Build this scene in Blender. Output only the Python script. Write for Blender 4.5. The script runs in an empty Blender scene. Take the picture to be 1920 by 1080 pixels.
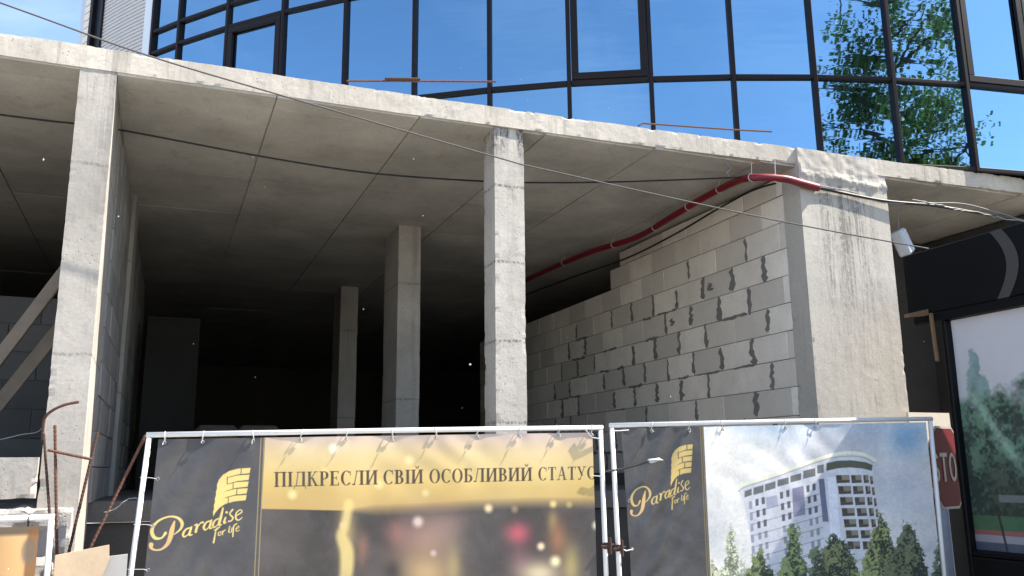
import bpy, math, random
import numpy as np
from mathutils import Vector, Matrix

random.seed(7)
RNG = np.random.default_rng(7)
scene = bpy.context.scene
COL = scene.collection

# ------------------------------------------------------------------ camera
cam_d = bpy.data.cameras.new('camera')
cam = bpy.data.objects.new('camera', cam_d)
COL.objects.link(cam)
cam_d.sensor_width = 36.0
cam_d.lens = 30.375
cam_d.clip_start = 0.05
cam_d.clip_end = 2000.0
right = Vector((0.92695, -0.37504, -0.01018))
up = Vector((-0.06712, -0.19248, 0.97900))
back = right.cross(up).normalized()
m = Matrix((right, up, back)).transposed().to_4x4()
m.translation = Vector((0, 0, 1.65))
cam.matrix_world = m
scene.camera = cam

# ------------------------------------------------------------------ light
SUN = Vector((0.80, -0.25, 1.0)).normalized()        # towards the sun
world = bpy.data.worlds.new('World')
scene.world = world
world.use_nodes = True
wn = world.node_tree
wn.nodes.clear()
sky = wn.nodes.new('ShaderNodeTexSky')
sky.sky_type = 'NISHITA'
sky.sun_disc = False
sky.sun_elevation = math.asin(SUN.z)
sky.sun_rotation = math.atan2(SUN.x, SUN.y)
sky.air_density = 1.0
sky.dust_density = 0.6
sky.ozone_density = 1.5
bg = wn.nodes.new('ShaderNodeBackground')
bg.inputs['Strength'].default_value = 0.12
wo = wn.nodes.new('ShaderNodeOutputWorld')
wtc = wn.nodes.new('ShaderNodeTexCoord')
wmp = wn.nodes.new('ShaderNodeMapping')
wmp.inputs['Scale'].default_value = (1.0, 1.0, 2.2)
wmp.inputs['Rotation'].default_value = (0.3, 0.2, 0.6)
wnz = wn.nodes.new('ShaderNodeTexNoise')
wnz.inputs['Scale'].default_value = 2.1
wnz.inputs['Detail'].default_value = 7
wnz.inputs['Roughness'].default_value = 0.6
wnz.inputs['Distortion'].default_value = 0.7
wcr = wn.nodes.new('ShaderNodeValToRGB')
wcr.color_ramp.elements[0].position = 0.46
wcr.color_ramp.elements[0].color = (0, 0, 0, 1)
wcr.color_ramp.elements[1].position = 0.85
wcr.color_ramp.elements[1].color = (0.2, 0.2, 0.2, 1)
wmx = wn.nodes.new('ShaderNodeMix')
wmx.data_type = 'RGBA'
wmx.inputs[7].default_value = (7.0, 7.4, 8.0, 1)
wn.links.new(wtc.outputs['Generated'], wmp.inputs[0])
wn.links.new(wmp.outputs[0], wnz.inputs['Vector'])
wn.links.new(wnz.outputs[0], wcr.inputs[0])
wn.links.new(wcr.outputs[0], wmx.inputs[0])
wn.links.new(sky.outputs[0], wmx.inputs[6])
wn.links.new(wmx.outputs[2], bg.inputs[0])
wn.links.new(bg.outputs[0], wo.inputs[0])

sun_d = bpy.data.lights.new('sun', 'SUN')
sun_d.energy = 5.0
sun_d.angle = math.radians(0.53)
sun_d.color = (1.0, 0.93, 0.82)
sun = bpy.data.objects.new('sun', sun_d)
COL.objects.link(sun)
sun.rotation_euler = SUN.to_track_quat('Z', 'Y').to_euler()
sun.location = (20, -8, 25)

vs = scene.view_settings
vs.view_transform = 'Standard'
vs.look = 'None'
vs.gamma = 1.0
vs.use_curve_mapping = False
vs.exposure = 1.53
scene.cycles.max_bounces = 8
scene.cycles.diffuse_bounces = 5
scene.cycles.glossy_bounces = 4
scene.cycles.use_denoising = True

# ------------------------------------------------------------------ helpers
def lin(r, g, b):
    o = []
    for c in (r, g, b):
        c /= 255.0
        o.append(c / 12.92 if c <= 0.04045 else ((c + 0.055) / 1.055) ** 2.4)
    return tuple(o)

def _hash(ix, iy, iz, seed):
    h = (ix.astype(np.int64) * 374761393 + iy.astype(np.int64) * 668265263 + iz.astype(np.int64) * 2147483647 + seed * 1274126177) & 0xFFFFFFFF
    h = ((h ^ (h >> 13)) * 1274126177) & 0xFFFFFFFF
    h = h ^ (h >> 16)
    return (h & 0xFFFF) / 65535.0

def vnoise(p, freq=1.0, seed=0):
    """value noise in -1..1 for an (n,3) array"""
    q = np.asarray(p, float) * freq
    i = np.floor(q)
    f = q - i
    f = f * f * (3 - 2 * f)
    i = i.astype(np.int64)
    out = 0
    for dx in (0, 1):
        for dy in (0, 1):
            for dz in (0, 1):
                w = (f[:, 0] if dx else 1 - f[:, 0]) * (f[:, 1] if dy else 1 - f[:, 1]) * (f[:, 2] if dz else 1 - f[:, 2])
                out = out + w * _hash(i[:, 0] + dx, i[:, 1] + dy, i[:, 2] + dz, seed)
    return out * 2 - 1

def fbm2(x, y, freq, seed=0, octv=4):
    sh = x.shape
    p = np.stack([x.ravel(), y.ravel(), np.zeros(x.size)], 1)
    v = 0
    a = 1.0
    t = 0
    for o in range(octv):
        v = v + a * vnoise(p, freq * 2 ** o, seed + o * 17)
        t += a
        a *= 0.5
    return (v / t).reshape(sh)

def tag(o, label=None, cat=None, group=None, kind=None):
    if label: o['label'] = label
    if cat: o['category'] = cat
    if group: o['group'] = group
    if kind: o['kind'] = kind
    return o

def parent_to(o, p):
    if p is not None:
        o.parent = p
        o.matrix_parent_inverse = world_of(p).inverted()

def world_of(o):
    if o.parent is None:
        return o.matrix_basis.copy()
    return world_of(o.parent) @ o.matrix_parent_inverse @ o.matrix_basis

def empty(name, loc, label=None, cat=None, group=None):
    o = bpy.data.objects.new(name, None)
    COL.objects.link(o)
    o.location = loc
    o.empty_display_size = 0.2
    return tag(o, label, cat, group)

def mesh(name, verts, faces, mat, parent=None, smooth=False, center=True):
    verts = np.asarray(verts, float)
    me = bpy.data.meshes.new(name)
    c = np.zeros(3)
    if center:
        c = (verts.min(0) + verts.max(0)) / 2
    me.from_pydata((verts - c).tolist(), [], [list(map(int, f)) for f in faces])
    if smooth:
        me.polygons.foreach_set('use_smooth', [True] * len(me.polygons))
    me.materials.append(mat)
    me.update()
    o = bpy.data.objects.new(name, me)
    COL.objects.link(o)
    o.location = c
    parent_to(o, parent)
    return o

def inst(name, me, loc, parent=None, rotz=0.0, scale=None):
    o = bpy.data.objects.new(name, me)
    COL.objects.link(o)
    o.location = loc
    o.rotation_euler = (0, 0, rotz)
    if scale: o.scale = scale
    parent_to(o, parent)
    return o

def box_v(x0, x1, y0, y1, z0, z1):
    v = [(x, y, z) for z in (z0, z1) for y in (y0, y1) for x in (x0, x1)]
    f = [(0, 2, 3, 1), (4, 5, 7, 6), (0, 1, 5, 4), (2, 6, 7, 3), (0, 4, 6, 2), (1, 3, 7, 5)]
    return v, f

def chamfer_v(dx, dy, dz, b):
    """box of full size dx,dy,dz about the origin with chamfered edges: 24 vertices, 26 faces"""
    hx, hy, hz = dx / 2, dy / 2, dz / 2
    v = []
    idx = {}
    for sx in (-1, 1):
        for sy in (-1, 1):
            for sz in (-1, 1):
                for ax in range(3):
                    p = [sx * (hx - b), sy * (hy - b), sz * (hz - b)]
                    p[ax] = (sx * hx, sy * hy, sz * hz)[ax]
                    idx[(sx, sy, sz, ax)] = len(v)
                    v.append(p)
    f = []
    def face(ids):
        pts = [Vector(v[i]) for i in ids]
        n = (pts[1] - pts[0]).cross(pts[2] - pts[0])
        c = sum(pts, Vector()) / len(pts)
        f.append(ids if n.dot(c) > 0 else ids[::-1])
    for ax in range(3):
        o = [a for a in range(3) if a != ax]
        for s in (-1, 1):
            ids = []
            for (a, c) in ((-1, -1), (1, -1), (1, 1), (-1, 1)):
                k = [0, 0, 0]
                k[ax] = s; k[o[0]] = a; k[o[1]] = c
                ids.append(idx[(k[0], k[1], k[2], ax)])
            face(ids)
    for ax in range(3):
        o = [a for a in range(3) if a != ax]
        for a in (-1, 1):
            for c in (-1, 1):
                ids = []
                for (s, q) in ((-1, o[0]), (1, o[0]), (1, o[1]), (-1, o[1])):
                    k = [0, 0, 0]
                    k[ax] = s; k[o[0]] = a; k[o[1]] = c
                    ids.append(idx[(k[0], k[1], k[2], q)])
                face(ids)
    for sx in (-1, 1):
        for sy in (-1, 1):
            for sz in (-1, 1):
                face([idx[(sx, sy, sz, a)] for a in range(3)])
    return v, f

def mesh_data(name, vf, mat):
    me = bpy.data.meshes.new(name)
    me.from_pydata([tuple(p) for p in vf[0]], [], [tuple(q) for q in vf[1]])
    me.materials.append(mat)
    me.update()
    return me

def arange(a, b, step):
    n = max(1, int(round((b - a) / step)))
    return np.linspace(a, b, n + 1)

def rough_v(xs, ys, zs, amp=0.004, chip=0.012, seed=0, warp=None):
    """box whose faces are grids, with cast-concrete unevenness and chipped arrises"""
    xs, ys, zs = map(np.asarray, (xs, ys, zs))
    nx, ny, nz = len(xs), len(ys), len(zs)
    key = {}
    V = []
    def vid(i, j, k):
        t = (i, j, k)
        if t not in key:
            key[t] = len(V)
            V.append((xs[i], ys[j], zs[k], i, j, k))
        return key[t]
    F = []
    for i in range(nx - 1):
        for j in range(ny - 1):
            F.append((vid(i, j, 0), vid(i, j + 1, 0), vid(i + 1, j + 1, 0), vid(i + 1, j, 0)))
            F.append((vid(i, j, nz - 1), vid(i + 1, j, nz - 1), vid(i + 1, j + 1, nz - 1), vid(i, j + 1, nz - 1)))
    for i in range(nx - 1):
        for k in range(nz - 1):
            F.append((vid(i, 0, k), vid(i + 1, 0, k), vid(i + 1, 0, k + 1), vid(i, 0, k + 1)))
            F.append((vid(i, ny - 1, k), vid(i, ny - 1, k + 1), vid(i + 1, ny - 1, k + 1), vid(i + 1, ny - 1, k)))
    for j in range(ny - 1):
        for k in range(nz - 1):
            F.append((vid(0, j, k), vid(0, j, k + 1), vid(0, j + 1, k + 1), vid(0, j + 1, k)))
            F.append((vid(nx - 1, j, k), vid(nx - 1, j + 1, k), vid(nx - 1, j + 1, k + 1), vid(nx - 1, j, k + 1)))
    A = np.array(V)
    P = A[:, :3].copy()
    I = A[:, 3:].astype(int)
    if warp is not None:
        P = warp(P, I)
    ext = np.zeros_like(P)
    for ax, n in enumerate((nx, ny, nz)):
        ext[:, ax] = (I[:, ax] == n - 1).astype(float) - (I[:, ax] == 0).astype(float)
    nedge = (np.abs(ext).sum(1) >= 2)
    c = np.clip(vnoise(P, 9, seed + 3) * 0.7 + vnoise(P, 31, seed + 4) * 0.5 - 0.18, 0, 1) * chip * 2.2
    a = (vnoise(P, 2.2, seed) * 0.6 + vnoise(P, 8, seed + 1) * 0.3 + vnoise(P, 27, seed + 2) * 0.25) * amp
    P = P + ext * a[:, None] - ext * (c * nedge)[:, None]
    return P, F

def tube_v(pts, r, n=8, rib=0.0, cap=True):
    pts = [Vector(p) for p in pts]
    V = []
    F = []
    t0 = (pts[1] - pts[0]).normalized()
    ref = Vector((0, 0, 1)) if abs(t0.z) < 0.9 else Vector((1, 0, 0))
    u = t0.cross(ref).normalized()
    for i, p in enumerate(pts):
        t = (pts[min(i + 1, len(pts) - 1)] - pts[max(i - 1, 0)]).normalized()
        u = (u - t * u.dot(t)).normalized()
        w = t.cross(u)
        rr = (r[i] if hasattr(r, '__len__') else r) * (1 + rib * (i % 2))
        for k in range(n):
            a = 2 * math.pi * k / n
            V.append(p + (u * math.cos(a) + w * math.sin(a)) * rr)
    for i in range(len(pts) - 1):
        for k in range(n):
            k2 = (k + 1) % n
            F.append((i * n + k, i * n + k2, (i + 1) * n + k2, (i + 1) * n + k))
    if cap:
        F.append(tuple(range(n - 1, -1, -1)))
        b = (len(pts) - 1) * n
        F.append(tuple(range(b, b + n)))
    return [tuple(v) for v in V], F

def smooth_path(pts, per=8):
    P = [Vector(p) for p in pts]
    out = []
    for i in range(len(P) - 1):
        p0, p1, p2, p3 = P[max(i - 1, 0)], P[i], P[i + 1], P[min(i + 2, len(P) - 1)]
        for k in range(per):
            t = k / per
            out.append(0.5 * ((2 * p1) + (p2 - p0) * t + (2 * p0 - 5 * p1 + 4 * p2 - p3) * t * t + (3 * p1 - p0 - 3 * p2 + p3) * t ** 3))
    out.append(P[-1])
    return out

def join_vf(parts):
    V = []
    F = []
    for v, f in parts:
        b = len(V)
        V += [tuple(p) for p in v]
        F += [tuple(i + b for i in q) for q in f]
    return V, F

# ------------------------------------------------------------------ materials
def new_mat(name):
    mt = bpy.data.materials.new(name)
    mt.use_nodes = True
    nt = mt.node_tree
    return mt, nt, nt.nodes['Principled BSDF']

def N(nt, t, **kw):
    n = nt.nodes.new(t)
    for k, v in kw.items():
        if k in n.inputs.keys():
            n.inputs[k].default_value = v
        else:
            setattr(n, k, v)
    return n

def ramp(nt, fac, stops):
    r = nt.nodes.new('ShaderNodeValToRGB')
    el = r.color_ramp.elements
    while len(el) < len(stops): el.new(0.5)
    for e, (p, c) in zip(el, stops):
        e.position = p
        e.color = (c, c, c, 1) if not hasattr(c, '__len__') else (*c, 1)
    nt.links.new(fac, r.inputs[0])
    return r.outputs[0]

def mixc(nt, fac, a, b, mode='MIX'):
    n = nt.nodes.new('ShaderNodeMix')
    n.data_type = 'RGBA'
    n.blend_type = mode
    for s, v in ((0, fac), (6, a), (7, b)):
        if hasattr(v, 'is_linked') or hasattr(v, 'links'):
            nt.links.new(v, n.inputs[s])
        elif s == 0:
            n.inputs[0].default_value = v
        else:
            n.inputs[s].default_value = (*v, 1)
    return n.outputs[2]

def wpos(nt, scale=(1, 1, 1)):
    g = nt.nodes.new('ShaderNodeNewGeometry')
    mp = nt.nodes.new('ShaderNodeMapping')
    mp.inputs['Scale'].default_value = scale
    nt.links.new(g.outputs['Position'], mp.inputs[0])
    return mp.outputs[0]

def noise(nt, vec, scale, detail=5, rough=0.6, dist=0.0):
    n = nt.nodes.new('ShaderNodeTexNoise')
    n.inputs['Scale'].default_value = scale
    n.inputs['Detail'].default_value = detail
    n.inputs['Roughness'].default_value = rough
    n.inputs['Distortion'].default_value = dist
    nt.links.new(vec, n.inputs['Vector'])
    return n.outputs[0]

def concrete(name, base, streak=0.35, pits=0.5, bump=0.35, var=0.25, rand=0.0, blot=0.0, stain=None, seam=None):
    mt, nt, b = new_mat(name)
    p = wpos(nt)
    big = noise(nt, p, 1.3, 6, 0.62)
    fine = noise(nt, p, 38, 4, 0.7)
    c = mixc(nt, ramp(nt, big, [(0.25, 0), (0.75, 1)]), tuple(x * (1 - var) for x in base), tuple(min(1, x * (1 + var * 0.7)) for x in base))
    c = mixc(nt, ramp(nt, fine, [(0.35, 0.25), (0.6, 0)]), c, tuple(x * 0.55 for x in base))
    if streak:
        ps = wpos(nt, (9, 9, 0.35))
        st = noise(nt, ps, 1.0, 5, 0.7, 0.4)
        ms = noise(nt, p, 0.9, 3)
        mk = nt.nodes.new('ShaderNodeMath'); mk.operation = 'MULTIPLY'
        nt.links.new(ramp(nt, st, [(0.52, 0), (0.72, 1)]), mk.inputs[0])
        nt.links.new(ramp(nt, ms, [(0.42, 0), (0.62, streak)]), mk.inputs[1])
        c = mixc(nt, mk.outputs[0], c, tuple(x * 0.28 for x in base))
    pv = nt.nodes.new('ShaderNodeTexVoronoi')
    pv.inputs['Scale'].default_value = 26
    nt.links.new(p, pv.inputs['Vector'])
    pm = noise(nt, p, 3.1, 3)
    pk = nt.nodes.new('ShaderNodeMath'); pk.operation = 'MULTIPLY'
    nt.links.new(ramp(nt, pv.outputs['Distance'], [(0.08, 1), (0.2, 0)]), pk.inputs[0])
    nt.links.new(ramp(nt, pm, [(0.5, 0), (0.64, pits)]), pk.inputs[1])
    c = mixc(nt, pk.outputs[0], c, tuple(x * 0.3 for x in base))
    if blot:
        bl = noise(nt, p, 4.5, 6, 0.7, 0.8)
        c = mixc(nt, ramp(nt, bl, [(0.56, 0), (0.66, blot)]), c, tuple(x * 0.4 for x in base))
    if stain:                     # run-off stain with a place of its own: x centre, half width, top z, length, strength, column scale
        xc, xw, zt, zl, sa, fx = stain
        sx_ = nt.nodes.new('ShaderNodeSeparateXYZ')
        nt.links.new(p, sx_.inputs[0])
        def mr(src, a0, a1, b0, b1):
            n = nt.nodes.new('ShaderNodeMapRange')
            n.interpolation_type = 'SMOOTHSTEP'
            nt.links.new(src, n.inputs[0])
            for i_, v_ in enumerate((a0, a1, b0, b1)): n.inputs[1 + i_].default_value = v_
            return n.outputs[0]
        def mul(a_, b_):
            n = nt.nodes.new('ShaderNodeMath'); n.operation = 'MULTIPLY'
            nt.links.new(a_, n.inputs[0]); nt.links.new(b_, n.inputs[1])
            return n.outputs[0]
        mx_ = mul(mr(sx_.outputs[0], xc - xw, xc - xw * 0.4, 0, 1), mr(sx_.outputs[0], xc + xw * 0.4, xc + xw, 1, 0))
        mz_ = mul(mr(sx_.outputs[2], zt - zl, zt - zl * 0.15, 0, 1), mr(sx_.outputs[2], zt, zt + 0.08, 1, 0.15))
        run = noise(nt, wpos(nt, (fx, 3, 0.5)), 1.0, 6, 0.75, 0.35)
        spk = noise(nt, wpos(nt, (30, 30, 18)), 1.0, 4, 0.75)
        sm = mul(mul(ramp(nt, run, [(0.44, 0), (0.62, 1)]), ramp(nt, spk, [(0.36, 0.1), (0.62, 1)])), mul(mx_, mz_))
        c = mixc(nt, ramp(nt, sm, [(0.0, 0), (0.55, sa)]), c, (0.055, 0.053, 0.052))
    if seam:                      # dotted seams where the shutter lifts met: spacing, offset, strength
        sz_ = nt.nodes.new('ShaderNodeSeparateXYZ')
        nt.links.new(p, sz_.inputs[0])
        wob = nt.nodes.new('ShaderNodeMath'); wob.operation = 'MULTIPLY_ADD'
        nt.links.new(noise(nt, p, 7, 3), wob.inputs[0]); wob.inputs[1].default_value = 0.03
        nt.links.new(sz_.outputs[2], wob.inputs[2])
        pp = nt.nodes.new('ShaderNodeMath'); pp.operation = 'PINGPONG'
        of = nt.nodes.new('ShaderNodeMath'); of.operation = 'ADD'; of.inputs[1].default_value = seam[1]
        nt.links.new(wob.outputs[0], of.inputs[0])
        nt.links.new(of.outputs[0], pp.inputs[0]); pp.inputs[1].default_value = seam[0] / 2
        dots = noise(nt, wpos(nt, (45, 45, 20)), 1.0, 2)
        sm_ = nt.nodes.new('ShaderNodeMath'); sm_.operation = 'MULTIPLY'
        nt.links.new(ramp(nt, pp.outputs[0], [(0.006, 1), (0.02, 0)]), sm_.inputs[0])
        nt.links.new(ramp(nt, dots, [(0.42, 0.15), (0.58, seam[2])]), sm_.inputs[1])
        c = mixc(nt, sm_.outputs[0], c, tuple(x * 0.25 for x in base))
    if rand:
        oi = nt.nodes.new('ShaderNodeObjectInfo')
        c = mixc(nt, rand, c, ramp(nt, oi.outputs['Random'], [(0, 0.45), (1, 1.0)]), 'MULTIPLY')
    nt.links.new(c, b.inputs['Base Color'])
    b.inputs['Roughness'].default_value = 0.92
    b.inputs['Specular IOR Level'].default_value = 0.2
    ad = nt.nodes.new('ShaderNodeMath'); ad.operation = 'MULTIPLY_ADD'
    nt.links.new(fine, ad.inputs[0]); ad.inputs[1].default_value = 0.35
    nt.links.new(noise(nt, p, 9, 5, 0.6), ad.inputs[2])
    sb = nt.nodes.new('ShaderNodeMath'); sb.operation = 'SUBTRACT'
    nt.links.new(ad.outputs[0], sb.inputs[0]); nt.links.new(pk.outputs[0], sb.inputs[1])
    bp = nt.nodes.new('ShaderNodeBump')
    bp.inputs['Strength'].default_value = bump
    bp.inputs['Distance'].default_value = 0.012
    nt.links.new(sb.outputs[0], bp.inputs['Height'])
    nt.links.new(bp.outputs[0], b.inputs['Normal'])
    return mt

def plain(name, col, rough=0.5, metal=0.0, var=0.15, scale=14, bump=0.0, spec=0.4, dirt=None, dirt_lo=0.55):
    mt, nt, b = new_mat(name)
    p = wpos(nt)
    n1 = noise(nt, p, scale, 5, 0.65)
    c = mixc(nt, n1, tuple(x * (1 - var) for x in col), tuple(min(1, x * (1 + var)) for x in col))
    if dirt:
        n2 = noise(nt, p, scale * 2.3, 6, 0.75, 0.5)
        c = mixc(nt, ramp(nt, n2, [(dirt_lo, 0), (dirt_lo + 0.1, 0.9)]), c, dirt)
    nt.links.new(c, b.inputs['Base Color'])
    b.inputs['Roughness'].default_value = rough
    b.inputs['Metallic'].default_value = metal
    b.inputs['Specular IOR Level'].default_value = spec
    if bump:
        bp = nt.nodes.new('ShaderNodeBump')
        bp.inputs['Strength'].default_value = bump
        bp.inputs['Distance'].default_value = 0.01
        nt.links.new(noise(nt, p, scale * 3, 5, 0.7), bp.inputs['Height'])
        nt.links.new(bp.outputs[0], b.inputs['Normal'])
    return mt

M = {}
M['slab'] = concrete('slab_concrete', (0.51, 0.463, 0.402), streak=0.6, pits=0.9, bump=0.28, blot=0.22)
M['column'] = concrete('column_concrete', (0.39, 0.36, 0.325), streak=0.55, pits=0.6, bump=0.3, blot=0.14, stain=(-0.64, 0.26, 4.9, 0.55, 0.6, 7), seam=(1.52, 0.5, 0.55))
M['pier'] = concrete('pier_concrete', (0.47, 0.435, 0.39), streak=0.65, pits=0.6, bump=0.3, var=0.15, stain=(6.86, 0.52, 4.62, 2.6, 0.62, 13))
M['midcol'] = concrete('mottled_concrete', (0.465, 0.43, 0.388), streak=0.5, pits=0.8, bump=0.35, blot=0.25, stain=(2.92, 0.30, 4.95, 0.6, 0.9, 9), seam=(0.74, 0.16, 0.85))
M['ceiling'] = concrete('ceiling_concrete', (0.53, 0.505, 0.452), streak=0, pits=0.45, bump=0.14, var=0.30, rand=0.30, blot=0.24)
M['rubble'] = concrete('broken_concrete', (0.40, 0.37, 0.34), streak=0.2, pits=0.8, bump=0.9, var=0.3)
M['dark_wall'] = concrete('shade_dark_concrete', (0.085, 0.08, 0.075), streak=0, pits=0.3, bump=0.3)  # dark base colour stands in for the shade of the deep hall
M['deep_shade'] = concrete('deep_shade_concrete', (0.045, 0.043, 0.04), streak=0, pits=0.3, bump=0.3)  # darker copy of the wall concrete, deep shade put into its colour
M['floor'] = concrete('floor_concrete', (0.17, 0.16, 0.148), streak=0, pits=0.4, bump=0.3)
M['smear'] = plain('mortar_smear', (0.20, 0.19, 0.18), 0.95, var=0.3, bump=0.4, spec=0.1)
M['mortar'] = plain('mortar', (0.13, 0.125, 0.12), 0.95, var=0.3, bump=0.4, spec=0.1)

def block_mat(name, base):
    mt, nt, b = new_mat(name)
    oi = nt.nodes.new('ShaderNodeObjectInfo')
    p = wpos(nt)
    c = mixc(nt, ramp(nt, oi.outputs['Random'], [(0, 0), (1, 1)]), tuple(x * 0.74 for x in base), tuple(min(1, x * 1.1) for x in base))
    c = mixc(nt, ramp(nt, noise(nt, p, 3.0, 5, 0.7), [(0.42, 0), (0.72, 0.4)]), c, tuple(x * 0.62 for x in base))
    c = mixc(nt, ramp(nt, noise(nt, p, 24, 4, 0.7), [(0.55, 0), (0.75, 0.35)]), c, tuple(x * 0.6 for x in base))
    nt.links.new(c, b.inputs['Base Color'])
    b.inputs['Roughness'].default_value = 0.95
    b.inputs['Specular IOR Level'].default_value = 0.1
    bp = nt.nodes.new('ShaderNodeBump')
    bp.inputs['Strength'].default_value = 0.25
    bp.inputs['Distance'].default_value = 0.006
    nt.links.new(noise(nt, p, 70, 4, 0.8), bp.inputs['Height'])
    nt.links.new(bp.outputs[0], b.inputs['Normal'])
    return mt
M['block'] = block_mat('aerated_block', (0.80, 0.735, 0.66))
M['block_dim'] = block_mat('shade_dark_block', (0.13, 0.125, 0.12))  # blocks darkened in colour to give the left bay its shade
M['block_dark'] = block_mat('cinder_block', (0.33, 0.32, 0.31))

def glass_mat():
    mt, nt, b = new_mat('mirror_glass')
    oi = nt.nodes.new('ShaderNodeObjectInfo')
    b.inputs['Base Color'].default_value = (0.255, 0.425, 0.565, 1)
    b.inputs['Metallic'].default_value = 1.0
    b.inputs['Roughness'].default_value = 0.015
    tc = nt.nodes.new('ShaderNodeTexCoord')
    ad = nt.nodes.new('ShaderNodeVectorMath'); ad.operation = 'MULTIPLY_ADD'
    nt.links.new(oi.outputs['Random'], ad.inputs[0])
    ad.inputs[1].default_value = (37, 53, 91)
    nt.links.new(tc.outputs['Object'], ad.inputs[2])
    mp = nt.nodes.new('ShaderNodeMapping')
    mp.inputs['Scale'].default_value = (0.7, 1.0, 3.4)
    nt.links.new(ad.outputs[0], mp.inputs[0])
    nz = noise(nt, mp.outputs[0], 1.5, 2, 0.45)
    bp = nt.nodes.new('ShaderNodeBump')
    bp.inputs['Strength'].default_value = 0.055
    bp.inputs['Distance'].default_value = 0.03
    nt.links.new(nz, bp.inputs['Height'])
    nt.links.new(bp.outputs[0], b.inputs['Normal'])
    return mt
M['glass'] = glass_mat()
M['frame'] = plain('dark_bronze_frame', (0.012, 0.0085, 0.009), 0.5, var=0.25, scale=5, spec=0.18)
M['cladding'] = plain('ribbed_cladding', (0.50, 0.48, 0.47), 0.6, var=0.08, scale=2)
M['white_trim'] = plain('white_trim', (0.62, 0.66, 0.72), 0.5, var=0.06, scale=3)
M['white_pipe'] = plain('white_painted_pipe', (0.72, 0.70, 0.68), 0.45, var=0.08, scale=9, dirt=(0.16, 0.12, 0.10), dirt_lo=0.64)
M['zip'] = plain('white_plastic', (0.50, 0.49, 0.48), 0.5)
M['eyelet'] = plain('dull_metal', (0.22, 0.21, 0.21), 0.5)
M['rust'] = plain('rusty_steel', (0.115, 0.056, 0.040), 0.85, var=0.5, scale=40, bump=0.5, spec=0.2)
M['rust_dark'] = plain('dark_rusty_steel', (0.075, 0.043, 0.034), 0.85, var=0.5, scale=40, bump=0.5, spec=0.2)
M['red_pipe'] = plain('red_conduit_plastic', (0.17, 0.011, 0.020), 0.42, var=0.2, scale=7)
M['black_cable'] = plain('black_cable', (0.012, 0.012, 0.013), 0.5, var=0.3)
M['grey_cable'] = plain('grey_cable', (0.20, 0.20, 0.21), 0.6, var=0.3)
M['rope'] = plain('grey_rope', (0.10, 0.095, 0.09), 0.8, var=0.3, scale=60, bump=0.5)
M['wood'] = plain('weathered_timber', (0.21, 0.172, 0.135), 0.85, var=0.35, scale=6, bump=0.4, spec=0.15)
M['brown_wood'] = plain('stained_wood', (0.20, 0.115, 0.065), 0.85, var=0.35, scale=12, bump=0.3, spec=0.15)
M['ply'] = plain('plywood', (0.46, 0.355, 0.245), 0.8, var=0.18, scale=5, bump=0.2, spec=0.15)
M['ply_grey'] = plain('grey_board', (0.34, 0.335, 0.33), 0.85, var=0.2, scale=6)
M['black'] = plain('black_panel', (0.0045, 0.005, 0.006), 0.45, var=0.3, scale=3, spec=0.14)
M['stripe'] = plain('grey_stripe_paint', (0.05, 0.047, 0.044), 0.5)
M['sign_red'] = plain('sign_red', (0.13, 0.008, 0.012), 0.6, var=0.2, scale=8, spec=0.15)
M['sign_white'] = plain('sign_white', (0.36, 0.32, 0.31), 0.5, var=0.1)
M['pale_post'] = plain('pale_blue_post', (0.32, 0.37, 0.47), 0.6, var=0.15)
M['ivory'] = plain('ivory_board', (0.72, 0.65, 0.56), 0.6, var=0.08)
M['box_pale'] = plain('pale_plastic', (0.48, 0.50, 0.55), 0.45, var=0.35, scale=30)
M['fluff'] = plain('seed_fluff', (0.5, 0.5, 0.5), 1.0)
M['sack'] = plain('dusty_sack', (0.13, 0.12, 0.10), 0.9, var=0.3, scale=8, bump=0.4)
M['asphalt'] = plain('asphalt', (0.06, 0.06, 0.06), 0.9, var=0.3, scale=30, bump=0.5)
M['paving'] = plain('paving', (0.34, 0.32, 0.29), 0.9, var=0.2, scale=7, bump=0.3)
M['kerb'] = plain('kerb_stone', (0.35, 0.34, 0.32), 0.9, var=0.2, scale=9, bump=0.3)
M['bark'] = plain('bark', (0.10, 0.08, 0.06), 0.95, var=0.4, scale=14, bump=0.8)

def leaf_mat():
    mt, nt, b = new_mat('leaf')
    c = mixc(nt, noise(nt, wpos(nt), 2.6, 3), (0.045, 0.085, 0.022), (0.12, 0.19, 0.05))
    nt.links.new(c, b.inputs['Base Color'])
    b.inputs['Roughness'].default_value = 0.55
    tr = nt.nodes.new('ShaderNodeBsdfTranslucent')
    nt.links.new(c, tr.inputs[0])
    ms = nt.nodes.new('ShaderNodeMixShader')
    ms.inputs[0].default_value = 0.4
    out = [n for n in nt.nodes if n.type == 'OUTPUT_MATERIAL'][0]
    nt.links.new(b.outputs[0], ms.inputs[1])
    nt.links.new(tr.outputs[0], ms.inputs[2])
    nt.links.new(ms.outputs[0], out.inputs[0])
    return mt
M['leaf'] = leaf_mat()

def print_mat(name, rough=0.5, spec=0.35):
    mt, nt, b = new_mat(name)
    at = nt.nodes.new('ShaderNodeVertexColor')
    at.layer_name = 'print'
    p = wpos(nt)
    c = mixc(nt, ramp(nt, noise(nt, p, 3.5, 6, 0.75, 0.6), [(0.45, 0), (0.8, 0.16)]), at.outputs[0], (0.30, 0.28, 0.26))
    nt.links.new(c, b.inputs['Base Color'])
    b.inputs['Roughness'].default_value = rough
    b.inputs['Specular IOR Level'].default_value = spec
    return mt
M['print'] = print_mat('printed_vinyl')
M['poster'] = print_mat('printed_poster', 0.35, 0.4)
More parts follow.
